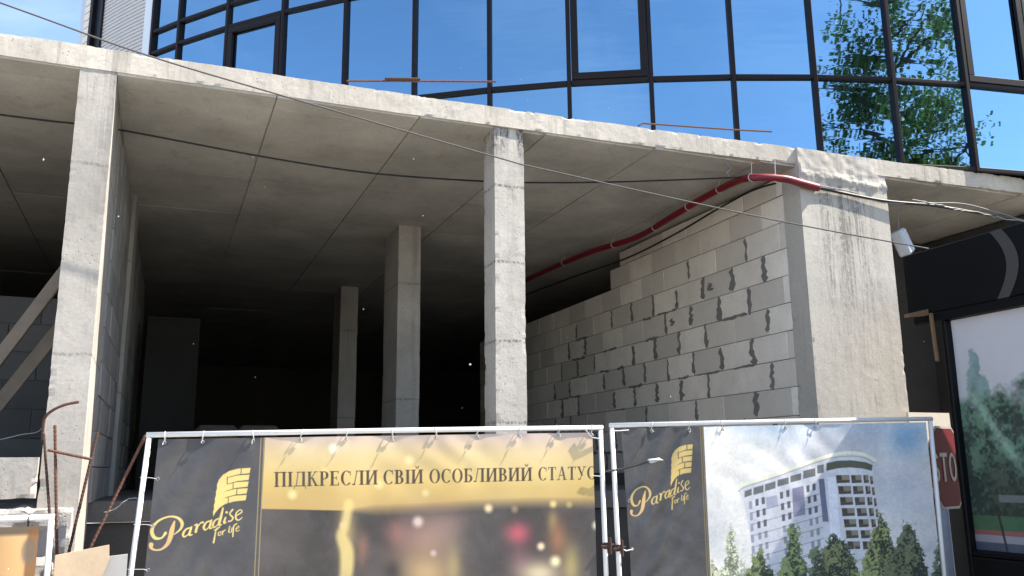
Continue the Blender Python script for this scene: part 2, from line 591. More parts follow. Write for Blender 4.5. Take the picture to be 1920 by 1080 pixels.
# ------------------------------------------------------------------ ground
def sheet(name, x0, x1, y0, y1, z, mat):
    o = mesh(name, [(x0, y0, z), (x1, y0, z), (x1, y1, z), (x0, y1, z)], [(0, 1, 2, 3)], mat)
    return tag(o, kind='structure')
sheet('ground', -300, 300, -300, 300, -0.16, M['paving'])
tag(mesh('road', *box_v(-300, 300, -14, -4.2, -0.156, -0.12), M['asphalt']), kind='structure')
tag(mesh('pavement', *box_v(-60, 60, -4.0, 7.6, -0.15, 0.0), M['paving']), kind='structure')
tag(mesh('kerb', *box_v(-60, 60, -4.2, -4.004, -0.15, 0.012), M['kerb']), kind='structure')

# ------------------------------------------------------------------ unfinished concrete frame
ZC, ZT = 4.85, 5.04
def edge_y(x):
    return np.interp(x, [-6, 1.9, 2.7, 4.4, 5.9, 7.4, 9.6, 14], [7.29, 7.27, 7.243, 7.20, 7.12, 7.07, 6.96, 6.70])

bld = empty('unfinished_building', (3, 12, 0), 'raw concrete frame of an unfinished building with open ground floor', 'building')
def slab_warp(P, I):
    k = I[:, 1] == 0
    P[k, 1] = edge_y(P[k, 0])
    return P
xs = arange(-6, 14, 0.028)
v, f = rough_v(xs, [7.27, 7.36, 7.55, 9.6, 13, 29], np.linspace(ZC, ZT, 8), 0.005, 0.011, 11, slab_warp)
slab = mesh('slab', v, f, M['slab'], bld)

# board-marked soffit: every formwork panel stands a few millimetres off its neighbours
xj = [-5.5, -4.25, -3.0, -1.75, -0.51, 0.77, 2.055, 3.32, 4.54, 5.79, 7.05, 8.3, 9.55, 10.8, 12.1]
yj = [7.57, 9.62, 11.05, 13.2, 15.6, 18.0, 20.4]
pi = 0
for i in range(len(xj) - 1):
    for j in range(-1, len(yj) - 1):
        x0, x1 = xj[i] + 0.007, xj[i + 1] - 0.007
        if j < 0:
            y0, y1 = max(edge_y(x0), edge_y(x1)) + 0.016, yj[0] - 0.003
        else:
            y0, y1 = yj[j] + 0.003, yj[j + 1] - 0.003
        dz = random.uniform(-0.002, 0.002)
        v, f = box_v(x0, x1, y0, y1, ZC - 0.016 + dz, ZC + 0.012)
        v = [(a + random.uniform(-.002, .002), b + random.uniform(-.0015, .0015), c + random.uniform(-.0015, .0015)) for a, b, c in v]
        mesh('formwork_panel', v, f, M['ceiling'], slab)

def column(x0, x1, y0, y1, z0, z1, mat, seed, amp=0.0028, chip=0.004, step=0.045, name='column', fine_z=0.03):
    v, f = rough_v(arange(x0, x1, step), arange(y0, y1, step * 1.5), arange(z0, z1, fine_z), amp, chip, seed)
    return mesh(name, v, f, mat, bld)

column(-0.775, -0.505, 7.285, 8.35, -0.1, ZC + 0.02, M['column'], 21)                    # left
column(2.79, 3.09, 7.262, 7.55, 1.38, ZC + 0.02, M['midcol'], 22, chip=0.006, fine_z=0.022)     # middle
column(2.80, 3.105, 10.85, 11.6, 1.38, ZC + 0.01, M['column'], 23)
column(2.85, 3.155, 15.03, 15.7, 1.38, ZC + 0.01, M['column'], 24)
column(-0.63, -0.41, 10.7, 11.7, 1.38, ZC + 0.01, M['column'], 25)

# the wide pier, its top a lumpy overpour that runs up across the slab edge
def pier_warp(P, I):
    k = I[:, 1] == 0
    q = P[k]
    lip = np.exp(-((q[:, 2] - 4.735 - 0.035 * vnoise(q, 4, 90)) / 0.05) ** 2)          # ragged lip of spilled concrete
    cap_ = np.clip((q[:, 2] - 4.74) / 0.08, 0, 1)
    n = 0.55 + 0.45 * vnoise(q, 5, 91) + 0.30 * vnoise(q, 13, 92) + 0.18 * vnoise(q, 33, 93)
    P[k, 1] = q[:, 1] - lip * np.clip(n, 0, 2) * 0.034 - cap_ * (0.014 + 0.008 * vnoise(q, 3.2, 94) + 0.006 * vnoise(q, 15, 95))
    return P
v, f = rough_v(arange(6.25, 7.485, 0.03), [7.085, 7.15, 7.22, 7.3, 7.36], np.concatenate([arange(1.3, 4.6, 0.05), arange(4.6, 5.035, 0.016)[1:]]), 0.003, 0.007, 31, pier_warp)
mesh('pier', v, f, M['pier'], bld)

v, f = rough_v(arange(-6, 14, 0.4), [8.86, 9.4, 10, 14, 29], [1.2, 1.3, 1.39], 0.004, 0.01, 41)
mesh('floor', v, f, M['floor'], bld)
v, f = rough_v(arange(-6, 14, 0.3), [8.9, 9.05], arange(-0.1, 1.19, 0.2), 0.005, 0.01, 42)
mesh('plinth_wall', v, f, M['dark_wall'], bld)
# left plinth: low parapet over a broken slab edge
v, f = rough_v(arange(-6, -0.79, 0.03), [7.22, 7.3, 7.45], arange(1.47, 1.757, 0.03), 0.006, 0.02, 43)
mesh('parapet', v, f, M['column'], bld)
def broken(P, I):
    k = (I[:, 1] == 0)
    n = vnoise(P, 6, 55) * 0.5 + vnoise(P, 15, 56) * 0.5
    P[k, 1] += np.clip(n[k], -0.2, 1) * 0.09
    t = I[:, 2] == I[:, 2].max()
    P[t, 2] += n[t] * 0.045
    return P
v, f = rough_v(arange(-6, -0.53, 0.025), [7.12, 7.2, 7.4, 7.62], arange(0.0, 1.40, 0.03), 0.012, 0.03, 44, broken)
mesh('broken_plinth', v, f, M['rubble'], bld)
# closing walls of the hall far behind; light-blocking bay walls added
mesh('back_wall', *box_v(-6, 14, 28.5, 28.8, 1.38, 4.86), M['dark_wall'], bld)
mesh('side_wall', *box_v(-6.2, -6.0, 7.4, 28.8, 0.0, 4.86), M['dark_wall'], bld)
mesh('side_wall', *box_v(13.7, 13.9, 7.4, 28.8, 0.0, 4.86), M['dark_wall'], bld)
mesh('bay_shade_wall', *box_v(6.46, 13.7, 9.2, 9.4, 1.395, 4.81), M['dark_wall'], bld)  # dark wall added to keep the right bay in darkness
mesh('bay_shade_wall', *box_v(10.3, 10.5, 7.15, 9.19, 0.0, 4.81), M['dark_wall'], bld)  # side wall added out of view, blocks light entering from the right
mesh('partition', *box_v(-0.25, 0.50, 14.0, 14.25, 1.385, 3.95), M['deep_shade'], bld)

# ------------------------------------------------------------------ block walls
def block_wall(root, x_face, side, y0, y1, courses, joints, mat, thick=0.2, depth_dir=1, skip=None, slope=0.0, blen=0.6):
    """blocks laid along Y; x_face is the visible face, side -1 faces -X, +1 faces +X"""
    g = 0.007
    full = mesh_data('block', chamfer_v(thick, blen - g, 0.303 - g, 0.006), mat)
    n = 0
    spots = []
    for k, (z0, z1) in enumerate(courses):
        j = joints[k % 2]
        a = y0
        ys = [y0]
        q = j
        while q - blen > y0 + 0.05: q -= blen
        while q < y1 - 0.05:
            if q > y0 + 0.05: ys.append(q)
            q += blen
        ys.append(y1)
        for a, b in zip(ys[:-1], ys[1:]):
            if skip and skip(k, a, b): continue
            yc = (a + b) / 2
            xc = x_face - side * thick / 2 + slope * (yc - y0) + random.uniform(-0.004, 0.004)
            o = inst('block', full, (xc, yc, (z0 + z1) / 2), root, -slope if slope else random.uniform(-.004, .004),
                     (1, (b - a - g) / (blen - g), (z1 - z0 - g) / (0.303 - g)))
            spots.append((k, a, b, z0, z1))
    return spots

zc = [4.585 - 0.303 * k for k in range(12)]
courses = [(4.588, 4.80)] + [(zc[k + 1], zc[k]) for k in range(10)]
rw = empty('block_wall', (6.35, 12, 1.39), 'pale aerated block wall with dark mortar smears beside the wide pier', 'block wall')
def skip_r(k, a, b):
    return (k == 0 and b > 11.15) or (k == 1 and b > 11.45)
spots = block_wall(rw, 6.252, -1, 7.37, 17.2, courses, (8.07, 7.77), M['block'], skip=skip_r)
for z0, z1, y1 in ((1.39, 4.27, 17.15), (4.27, 4.57, 11.2), (4.57, 4.78, 10.9)):
    mesh('mortar_bed', *box_v(6.262, 6.442, 7.375, y1, z0, z1), M['mortar'], rw)

def smear(y, z, w, h, seed, x=6.2475, horiz=False):
    """a lump of mortar squeezed out of a joint: irregular outline, domed face"""
    r = random.Random(seed)
    n = 9
    L, Rr = [], []
    for i in range(n):
        t = i / (n - 1)
        ww = w * (0.35 + 0.65 * r.random()) * (1.3 if t < 0.3 else 1.0)
        if i in (0, n - 1): ww *= 0.4
        c = r.uniform(-0.25, 0.25) * w
        if horiz:
            L.append((y - h / 2 + h * t, z + c - ww / 2)); Rr.append((y - h / 2 + h * t, z + c + ww / 2))
        else:
            L.append((y + c - ww / 2, z - h / 2 + h * t)); Rr.append((y + c + ww / 2, z - h / 2 + h * t))
    V, F = [], []
    for (a, b), (c, d) in zip(L, Rr):
        V += [(x + 0.012, a, b), (x - 0.001, a, b), (x - 0.0025, (a + c) / 2, (b + d) / 2), (x - 0.001, c, d), (x + 0.012, c, d)]
    for i in range(n - 1):
        for k in range(4):
            F.append((i * 5 + k, i * 5 + k + 1, i * 5 + 6 + k, i * 5 + 5 + k))
    return mesh('mortar_smear', V, F, M['smear'], rw)
sd = 0
for (k, a, b, z0, z1) in spots:
    sd += 1
    r = random.Random(sd * 13 + 5)
    zm = (z0 + z1) / 2
    if b > 14.5: continue
    if k >= 2 and b < 13.5:
        pr = 0.18 if k == 2 else (0.92 if k < 8 else 0.55)
        if b < 7.72 or (k == 2 and b < 8.2): pr = 0.9 if b > 7.7 else 0
        if k <= 4 and b > 10.3: pr *= 0.35
        if r.random() < pr:
            smear(b, zm + r.uniform(-0.02, 0.02), r.uniform(0.06, 0.125) if b < 8.6 else r.uniform(0.05, 0.10), r.uniform(0.24, 0.315), sd)
        if k >= 3 and a > 7.5 and r.random() < 0.42:
            smear((a + b) / 2 + r.uniform(-.15, .15), z0, r.uniform(0.025, 0.05), r.uniform(0.2, 0.5), sd + 999, horiz=True)
        if r.random() < 0.015:
            smear((a + b) / 2 + r.uniform(-.2, .2), zm, 0.13, 0.10, sd + 555)

lw = empty('block_wall', (-0.6, 12, 1.39), 'shaded grey block wall running back behind the left column', 'block wall')
lc = [(1.39 + 0.303 * k, min(4.80, 1.39 + 0.303 * (k + 1))) for k in range(12) if 1.39 + 0.303 * k < 4.7]
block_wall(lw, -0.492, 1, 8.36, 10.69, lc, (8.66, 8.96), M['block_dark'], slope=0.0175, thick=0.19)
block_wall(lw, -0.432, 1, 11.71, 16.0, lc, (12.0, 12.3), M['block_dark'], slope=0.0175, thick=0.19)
mesh('mortar_bed', *box_v(-0.66, -0.508, 8.37, 10.68, 1.39, 4.79), M['mortar'], lw)
mesh('mortar_bed', *box_v(-0.60, -0.445, 11.72, 15.9, 1.39, 4.79), M['mortar'], lw)

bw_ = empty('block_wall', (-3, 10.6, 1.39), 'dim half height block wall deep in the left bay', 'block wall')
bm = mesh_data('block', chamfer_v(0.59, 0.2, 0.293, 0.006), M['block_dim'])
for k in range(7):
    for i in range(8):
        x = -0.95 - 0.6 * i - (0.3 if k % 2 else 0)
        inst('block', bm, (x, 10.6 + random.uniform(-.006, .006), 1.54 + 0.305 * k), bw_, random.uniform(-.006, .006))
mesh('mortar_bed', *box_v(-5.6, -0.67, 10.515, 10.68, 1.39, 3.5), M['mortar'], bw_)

# ------------------------------------------------------------------ curved curtain wall on the slab
CX, CY, R = 11.72, 21.73, 15.01
STEP = 3.71
A0 = -101.06
def cpt(deg, z, r=R):
    a = math.radians(deg)
    return Vector((CX + r * math.cos(a), CY + r * math.sin(a), z))
cw = empty('curtain_wall', (CX, CY, ZT), 'curved blue mirror glass facade with dark bronze frames above the slab', 'facade')
levels = [5.07, 6.16, 7.70, 8.05, 9.14, 10.68, 11.03]
chord = 2 * R * math.sin(math.radians(STEP / 2))
bay0, bay1 = -10, 9                       # bays counted from A0
pane_me = []
bar_me = mesh_data('transom', chamfer_v(chord - 0.05, 0.05, 0.05, 0.006), M['frame'])
for z0, z1 in zip(levels[:-1], levels[1:]):
    pane_me.append(mesh_data('pane', chamfer_v(chord - 0.03, 0.02, z1 - z0 - 0.03, 0.002), M['glass']))
mull_me = mesh_data('mullion', chamfer_v(0.05, 0.066, levels[-1] - levels[0] + 0.06, 0.006), M['frame'])
def sash_mesh(w, h, t):
    parts = []
    for (dx, dz, cx_, cz_) in ((w, t, 0, -h / 2 + t / 2), (w, t, 0, h / 2 - t / 2), (t, h - 2 * t, -w / 2 + t / 2, 0), (t, h - 2 * t, w / 2 - t / 2, 0)):
        v, f = chamfer_v(dx, 0.05, dz, 0.006)
        parts.append(([(p[0] + cx_, p[1], p[2] + cz_) for p in v], f))
    return mesh_data('sash', join_vf(parts), M['frame'])
sash_me = sash_mesh(chord - 0.062, 7.70 - 6.16 - 0.062, 0.085)
for bnum in range(bay0, bay1):
    d0 = A0 + STEP * (bnum - 1)
    dm = d0 + STEP / 2
    rm = R * math.cos(math.radians(STEP / 2))
    rot = math.radians(dm + 90)
    for r, (z0, z1) in enumerate(zip(levels[:-1], levels[1:])):
        c = cpt(dm + random.uniform(-.01, .01), (z0 + z1) / 2, rm - 0.02)
        o = inst('pane', pane_me[r], c, cw, rot + random.gauss(0, 0.0035))
        o.rotation_euler.x = random.gauss(0, 0.003)
        if r in (1, 4) and (bnum - 1) % 5 == 0:
            inst('sash', sash_me, cpt(dm, (z0 + z1) / 2, rm + 0.022), cw, rot)
    for z in levels:
        inst('transom', bar_me, cpt(dm, z, rm + 0.012), cw, rot)
for bnum in range(bay0, bay1 + 1):
    d = A0 + STEP * (bnum - 1)
    inst('mullion', mull_me, cpt(d, (levels[0] + levels[-1]) / 2, R + 0.012), cw, math.radians(d + 90))

# narrower bay where the glass meets the tower end
dL = A0 + STEP * -12
for z in levels:
    inst('transom', bar_me, cpt(dL + 2.53, z, R * math.cos(math.radians(STEP / 2)) + 0.012), cw, math.radians(dL + 2.53 + 90), (0.636, 1, 1))
for r, (z0, z1) in enumerate(zip(levels[:-1], levels[1:])):
    inst('pane', pane_me[r], cpt(dL + 2.53, (z0 + z1) / 2, R * math.cos(math.radians(STEP / 2)) - 0.02), cw, math.radians(dL + 2.53 + 90), (0.636, 1, 1))
inst('mullion', mull_me, cpt(dL + 1.38, (levels[0] + levels[-1]) / 2, R + 0.012), cw, math.radians(dL + 1.38 + 90))

# ribbed cladding, slot window and rounded end of the tower at the far left
tw = empty('tower_end', tuple(cpt(-147, ZT, R)), 'pale ribbed cladding tower end left of the glass facade', 'tower')
def arc_strip(name, d0, d1, z0, z1, r0, r1, mat, parent, n=4):
    V, F = [], []
    for i in range(n + 1):
        d = d0 + (d1 - d0) * i / n
        for (r, z) in ((r0, z0), (r1, z0), (r1, z1), (r0, z1)):
            V.append(tuple(cpt(d, z, r)))
    for i in range(n):
        for k in range(4):
            F.append((i * 4 + k, i * 4 + (k + 1) % 4, i * 4 + 4 + (k + 1) % 4, i * 4 + 4 + k))
    F.append((3, 2, 1, 0)); F.append(tuple(n * 4 + k for k in range(4)))
    return mesh(name, V, F, mat, parent)
TOPZ = 11.05
arc_strip('corner_trim', dL + 1.25, dL + 0.5, ZT, TOPZ, R - 0.2, R + 0.02, M['white_trim'], tw, 2)
zr = ZT
while zr < TOPZ - 0.05:
    arc_strip('cladding_rib', dL + 0.5, dL - 4.2, zr, zr + 0.047, R - 0.2, R - 0.004, M['cladding'], tw, 4)
    zr += 0.062
arc_strip('cladding_back', dL + 0.51, dL - 4.2, ZT, TOPZ, R - 0.22, R - 0.025, M['cladding'], tw, 4)
arc_strip('slot_frame', dL - 4.2, dL - 4.5, ZT, TOPZ, R - 0.2, R + 0.03, M['frame'], tw, 1)
arc_strip('slot_pane', dL - 4.51, dL - 5.5, ZT, TOPZ, R - 0.2, R - 0.02, M['black'], tw, 2)
arc_strip('slot_frame', dL - 5.5, dL - 5.85, ZT, TOPZ, R - 0.2, R + 0.03, M['frame'], tw, 1)
zr = ZT
while zr < TOPZ - 0.1:
    arc_strip('end_block', dL - 5.86, dL - 6.9, zr, zr + 0.115, R - 0.22, R - 0.005, M['ivory'], tw, 2)
    zr += 0.135
V = []
pts = [cpt(dL - 7.6, 0, R - 0.02)]
cc = cpt(dL - 7.3, 0, R - 0.23)
V, F = [], []
n = 20
for k in range(n):
    a = 2 * math.pi * k / n
    for z in (ZT, TOPZ):
        V.append((cc.x + 0.24 * math.cos(a), cc.y + 0.24 * math.sin(a), z))
for k in range(n):
    F.append((2 * k, (2 * k + 2) % (2 * n), (2 * k + 3) % (2 * n), 2 * k + 1))
F.append(tuple(range(1, 2 * n, 2)))
mesh('round_corner', V, F, M['white_trim'], tw, True)
arc_strip('end_wall', dL - 7.1, dL - 7.7, ZT, TOPZ, R - 9, R - 0.3, M['cladding'], tw, 1)
arc_strip('roof', dL - 7.6, A0 + STEP * (bay1 - 1), TOPZ + 0.003, TOPZ + 0.3, 0.5, R + 0.1, M['white_trim'], cw, 40)
arc_strip('room_wall', dL - 7.6, A0 + STEP * (bay1 - 1), ZT, TOPZ, R - 1.2, R - 1.0, M['black'], cw, 40)
# ------------------------------------------------------------------ printed artwork
class Art:
    """colours on a grid of points; x,y are the artwork's own units (about 4 mm each)"""
    def __init__(self, X, Y, base):
        self.X, self.Y = X, Y
        self.rgb = np.zeros(X.shape + (3,))
        self.rgb[:] = base
    def mix(self, cov, col):
        c = np.asarray(col, float)
        self.rgb += cov[..., None] * (c - self.rgb)
    def spot(self, x, y, rx, ry, col, a=1.0, soft=0.7):
        d = np.sqrt(((self.X - x) / rx) ** 2 + ((self.Y - y) / ry) ** 2)
        self.mix(np.clip((1 - d) / soft, 0, 1) ** 1.3 * a, col)
    def blur(self, x, y, rx, ry, col, a=1.0):
        d = ((self.X - x) / rx) ** 2 + ((self.Y - y) / ry) ** 2
        self.mix(np.exp(-d) * a, col)
    def _sub(self, pts, pad):
        p = np.asarray(pts, float)
        return (self.X > p[:, 0].min() - pad) & (self.X < p[:, 0].max() + pad) & (self.Y > p[:, 1].min() - pad) & (self.Y < p[:, 1].max() + pad)
    def poly(self, pts, col, a=1.0, aa=1.0):
        k = self._sub(pts, aa + 1)
        if not k.any(): return
        x, y = self.X[k], self.Y[k]
        inside = np.zeros(x.shape, bool)
        dist = np.full(x.shape, 1e9)
        n = len(pts)
        for i in range(n):
            (x0, y0), (x1, y1) = pts[i], pts[(i + 1) % n]
            if y0 != y1:
                c = ((y0 > y) != (y1 > y)) & (x < (x1 - x0) * (y - y0) / (y1 - y0) + x0)
                inside ^= c
            dx, dy = x1 - x0, y1 - y0
            L = dx * dx + dy * dy + 1e-9
            t = np.clip(((x - x0) * dx + (y - y0) * dy) / L, 0, 1)
            dist = np.minimum(dist, np.hypot(x - x0 - t * dx, y - y0 - t * dy))
        sd = np.where(inside, -dist, dist)
        cov = np.clip(0.5 - sd / aa, 0, 1) * a
        self.rgb[k] += cov[:, None] * (np.asarray(col, float) - self.rgb[k])
    def stroke(self, pts, col, a=1.0, aa=1.0, smooth=True):
        if smooth and len(pts) > 2:
            q = [tuple(v) for v in smooth_path(pts, 6)]
        else:
            q = pts
        mr = max(p[2] for p in q)
        k = self._sub([p[:2] for p in q], mr + aa + 1)
        if not k.any(): return
        x, y = self.X[k], self.Y[k]
        sd = np.full(x.shape, 1e9)
        for (x0, y0, r0), (x1, y1, r1) in zip(q[:-1], q[1:]):
            dx, dy = x1 - x0, y1 - y0
            t = np.clip(((x - x0) * dx + (y - y0) * dy) / (dx * dx + dy * dy + 1e-9), 0, 1)
            sd = np.minimum(sd, np.hypot(x - x0 - t * dx, y - y0 - t * dy) - (r0 + (r1 - r0) * t))
        cov = np.clip(0.5 - sd / aa, 0, 1) * a
        self.rgb[k] += cov[:, None] * (np.asarray(col, float) - self.rgb[k])

# serif capitals as polygons in a box one unit high, y up; each returns (width, polygons, dots)
TK, TN, SF = 0.195, 0.055, 0.09
def R4(x0, y0, x1, y1): return [(x0, y0), (x1, y0), (x1, y1), (x0, y1)]
def stem(x, y0=0.0, y1=1.0, top=True, bot=True):
    o = [R4(x, y0, x + TK, y1)]
    if bot: o.append(R4(x - SF, y0, x + TK + SF, y0 + TN))
    if top: o.append(R4(x - SF, y1 - TN, x + TK + SF, y1))
    return o
def slant(xa, ya, xb, yb, w): return [(xa, ya), (xa + w, ya), (xb + w, yb), (xb, yb)]
def bowl(x, y0, y1, w):
    """right half ring from x, thick at the side"""
    yc, h = (y0 + y1) / 2, (y1 - y0) / 2
    o = [(x, y1)]
    for i in range(13):
        a = math.pi / 2 - math.pi * i / 12
        o.append((x + w * 0.35 + w * 0.65 * math.cos(a), yc + h * math.sin(a)))
    o.append((x, y0)); o.append((x, y0 + TN))
    for i in range(13):
        a = -math.pi / 2 + math.pi * i / 12
        o.append((x + w * 0.35 + (w * 0.65 - TK) * math.cos(a), yc + (h - TN) * math.sin(a)))
    o.append((x, y1 - TN))
    return o
def ring(cx_, rx, a0, a1):
    o = []
    n = 28
    for i in range(n + 1):
        a = a0 + (a1 - a0) * i / n
        o.append((cx_ + rx * math.cos(a), 0.5 + 0.52 * math.sin(a)))
    for i in range(n + 1):
        a = a1 + (a0 - a1) * i / n
        o.append((cx_ + (rx - TK) * math.cos(a), 0.5 + 0.475 * math.sin(a)))
    return o
def glyph(ch):
    s = SF
    if ch == 'П': return 0.92, stem(s) + stem(0.92 - s - TK) + [R4(s, 1 - TN, 0.92 - s, 1)]
    if ch == 'І': return 0.40, stem(s + 0.02)
    if ch == 'Д': return 0.92, [slant(0.16, 0.03, 0.30, 1, 0.06), R4(0.64, 0, 0.64 + TK, 1), R4(0.22, 1 - TN, 0.86, 1), R4(0.02, 0, 0.90, TN), [(0.02, 0.04), (0.07, 0.04), (0.04, -0.2), (0.0, -0.2)], [(0.85, 0.04), (0.90, 0.04), (0.92, -0.2), (0.88, -0.2)]]
    if ch == 'К': return 0.86, stem(s) + [slant(0.22, 0.48, 0.62, 1, 0.07), slant(0.62, 0, 0.30, 0.58, 0.17), R4(0.54, 0, 0.88, TN), R4(0.52, 1 - TN, 0.80, 1)]
    if ch == 'Р': return 0.70, stem(s) + [bowl(0.2, 0.44, 1.0, 0.48)]
    if ch == 'Е': return 0.74, stem(s) + [R4(s, 0, 0.68, TN), R4(s, 1 - TN, 0.66, 1), R4(s, 0.5, 0.52, 0.5 + TN), R4(0.62, 0, 0.68, 0.2), R4(0.60, 0.82, 0.66, 1), R4(0.48, 0.40, 0.53, 0.64)]
    if ch == 'С': return 0.80, [ring(0.44, 0.42, math.radians(48), math.radians(318)), R4(0.70, 0.68, 0.75, 0.98)]
    if ch == 'О': return 0.90, [ring(0.45, 0.43, 0, math.pi), ring(0.45, 0.43, math.pi, 2 * math.pi)]
    if ch == 'Л': return 0.90, [slant(0.12, 0.02, 0.32, 1, 0.065), R4(0.26, 1 - TN, 0.88, 1), R4(0.0, 0, 0.22, 0.09)] + stem(0.92 - s - TK - 0.03)
    if ch in 'ИЙ':
        p = stem(s) + stem(0.94 - s - TK) + [slant(0.2, 0.08, 0.62, 0.92, 0.10)]
        if ch == 'Й': p += [[(0.32, 1.28), (0.38, 1.28), (0.42, 1.17), (0.52, 1.17), (0.56, 1.28), (0.62, 1.28), (0.56, 1.10), (0.47, 1.07), (0.38, 1.10)]]
        return 0.94, p
    if ch == 'В': return 0.74, stem(s) + [bowl(0.2, 0.0, 0.54, 0.50), bowl(0.2, 0.49, 1.0, 0.44)]
    if ch == 'Б': return 0.74, stem(s) + [R4(s, 1 - TN, 0.64, 1), R4(0.58, 0.80, 0.64, 1), bowl(0.2, 0.0, 0.56, 0.50)]
    if ch == 'А': return 0.88, [slant(0.10, 0, 0.40, 1, 0.055), slant(0.62, 0, 0.36, 1.02, 0.165), R4(0.22, 0.33, 0.62, 0.33 + TN), R4(0.0, 0, 0.26, TN), R4(0.54, 0, 0.88, TN)]
    if ch == 'Т': return 0.78, stem(0.39 - TK / 2, top=False) + [R4(0.04, 1 - TN, 0.74, 1), R4(0.04, 0.78, 0.09, 1), R4(0.69, 0.78, 0.74, 1)]
    if ch == 'У': return 0.84, [slant(0.40, 0.30, 0.08, 1, 0.165), slant(0.26, 0.0, 0.66, 1, 0.06), R4(0.0, 1 - TN, 0.32, 1), R4(0.54, 1 - TN, 0.84, 1), R4(0.10, -0.02, 0.32, 0.07)]
    return 0.3, []

def draw_text(art, words, base, cap, col):
    """words: (text, x0, x1); base(x), cap(x): baseline and cap height"""
    for w, x0, x1 in words:
        gl = [glyph(c) for c in w]
        tot = sum(g[0] for g in gl) + 0.07 * (len(gl) - 1)
        k = (x1 - x0) / tot
        x = x0
        for wd, polys in gl:
            for p in polys:
                art.poly([(x + a * k, base(x + a * k) - b * cap(x)) for a, b in p], col, 0.93, 0.9)
            x += (wd + 0.07) * k

LOGO = [
 [(245,835,14),(200,890,8),(130,890,16),(95,830,18),(110,760,14),(180,690,10),(290,650,8),(380,665,12),(430,720,17),(420,780,12),(370,830,7),(340,850,4)],
 [(345,705,8),(320,790,22),(300,880,24),(265,960,18),(200,1015,10),(130,1025,8),(85,1000,14),(85,965,22)],
 [(530,775,8),(480,790,8),(445,840,12),(455,875,8),(500,850,5),(535,790,8)], [(540,765,8),(515,850,11),(548,852,4)],
 [(572,748,5),(602,742,10),(585,820,12)], [(600,775,5),(640,722,6),(665,715,11)],
 [(745,700,8),(705,715,8),(675,765,12),(688,800,8),(725,775,5),(752,720,8)], [(762,690,8),(740,775,11),(772,778,4)],
 [(842,672,7),(800,695,8),(775,745,11),(790,772,7),(830,740,5),(850,690,6)], [(890,555,8),(865,660,13),(845,742,12),(876,740,4)],
 [(918,660,8),(902,718,12),(926,715,4)], [(930,602,12),(931,604,12)],
 [(998,572,9),(966,620,7),(1000,660,9),(985,695,6),(953,704,8)],
 [(1040,640,5),(1100,600,6),(1085,573,5),(1040,610,7),(1035,670,9),(1065,690,6),(1105,660,4)],
 [(852,770,7),(815,790,8),(800,860,9),(785,940,11)], [(788,802,5),(836,790,5)],
 [(866,820,5),(840,830,6),(838,860,6),(860,855,5),(868,825,5)], [(886,812,7),(885,852,7)], [(885,826,5),(915,800,6)],
 [(966,758,6),(955,820,7),(975,825,4)], [(992,775,6),(985,820,6)], [(1046,730,6),(1015,750,7),(1005,810,8),(1000,875,7)],
 [(1040,790,4),(1070,770,4),(1060,755,4),(1035,790,5),(1045,815,5),(1075,800,3)],
]
TOP = [(822,292),(845,235),(890,180),(960,138),(1060,112),(1200,103)]
BOT = [(1188,163),(1060,176),(960,204),(895,248),(850,300),(824,345)]
JOINT = [1095, 940, 1005, 1045, 950]
def draw_logo(art, fx, gold=(232, 203, 122), dark=(72, 66, 58), k=1 / 6):
    for i in range(5):
        dx, dy = -11 * i, 76 * i
        pts = [fx(x + dx, y + dy) for x, y in TOP + BOT]
        art.poly(pts, gold, 0.95)
        j = JOINT[i] + 0
        art.stroke([(*fx(j, 100 + dy + (1200 - j) * 0.11), 0.8), (*fx(j - 3, 172 + dy + (1200 - j) * 0.13), 0.8)], dark, 0.9, smooth=False)
    for n, st in enumerate(LOGO):
        col = gold if n != 1 else (222, 180, 118)
        art.stroke([(*fx(x, y), max(r * k, 0.6) * (1.15 if n < 14 else 0.95)) for x, y, r in st], col, 0.95)

FA = np.array([-0.051, 6.581]); FU = np.array([0.98931, -0.14584]); FN = np.array([-0.14584, -0.98931])
def fpt(s, z, off=0.0):
    q = FA + FU * s + FN * off
    return (float(q[0]), float(q[1]), float(z))
# plane coordinates on the fence line (metres) to artwork units
HF = (320.23885, 31.881795, 238.719223, 33.39516, -262.961336, 1370.808793, 0.041409406, 0.036270529)
HK = (106.493067, 72.470094, 5592.648399, 324.568863, -597.733996, 1934.388181, 0.367217471, 0.082446068)
def art_xy(h, s, z):
    w = h[6] * s + h[7] * z + 1
    return (h[0] * s + h[1] * z + h[2]) / w, (h[3] * s + h[4] * z + h[5]) / w

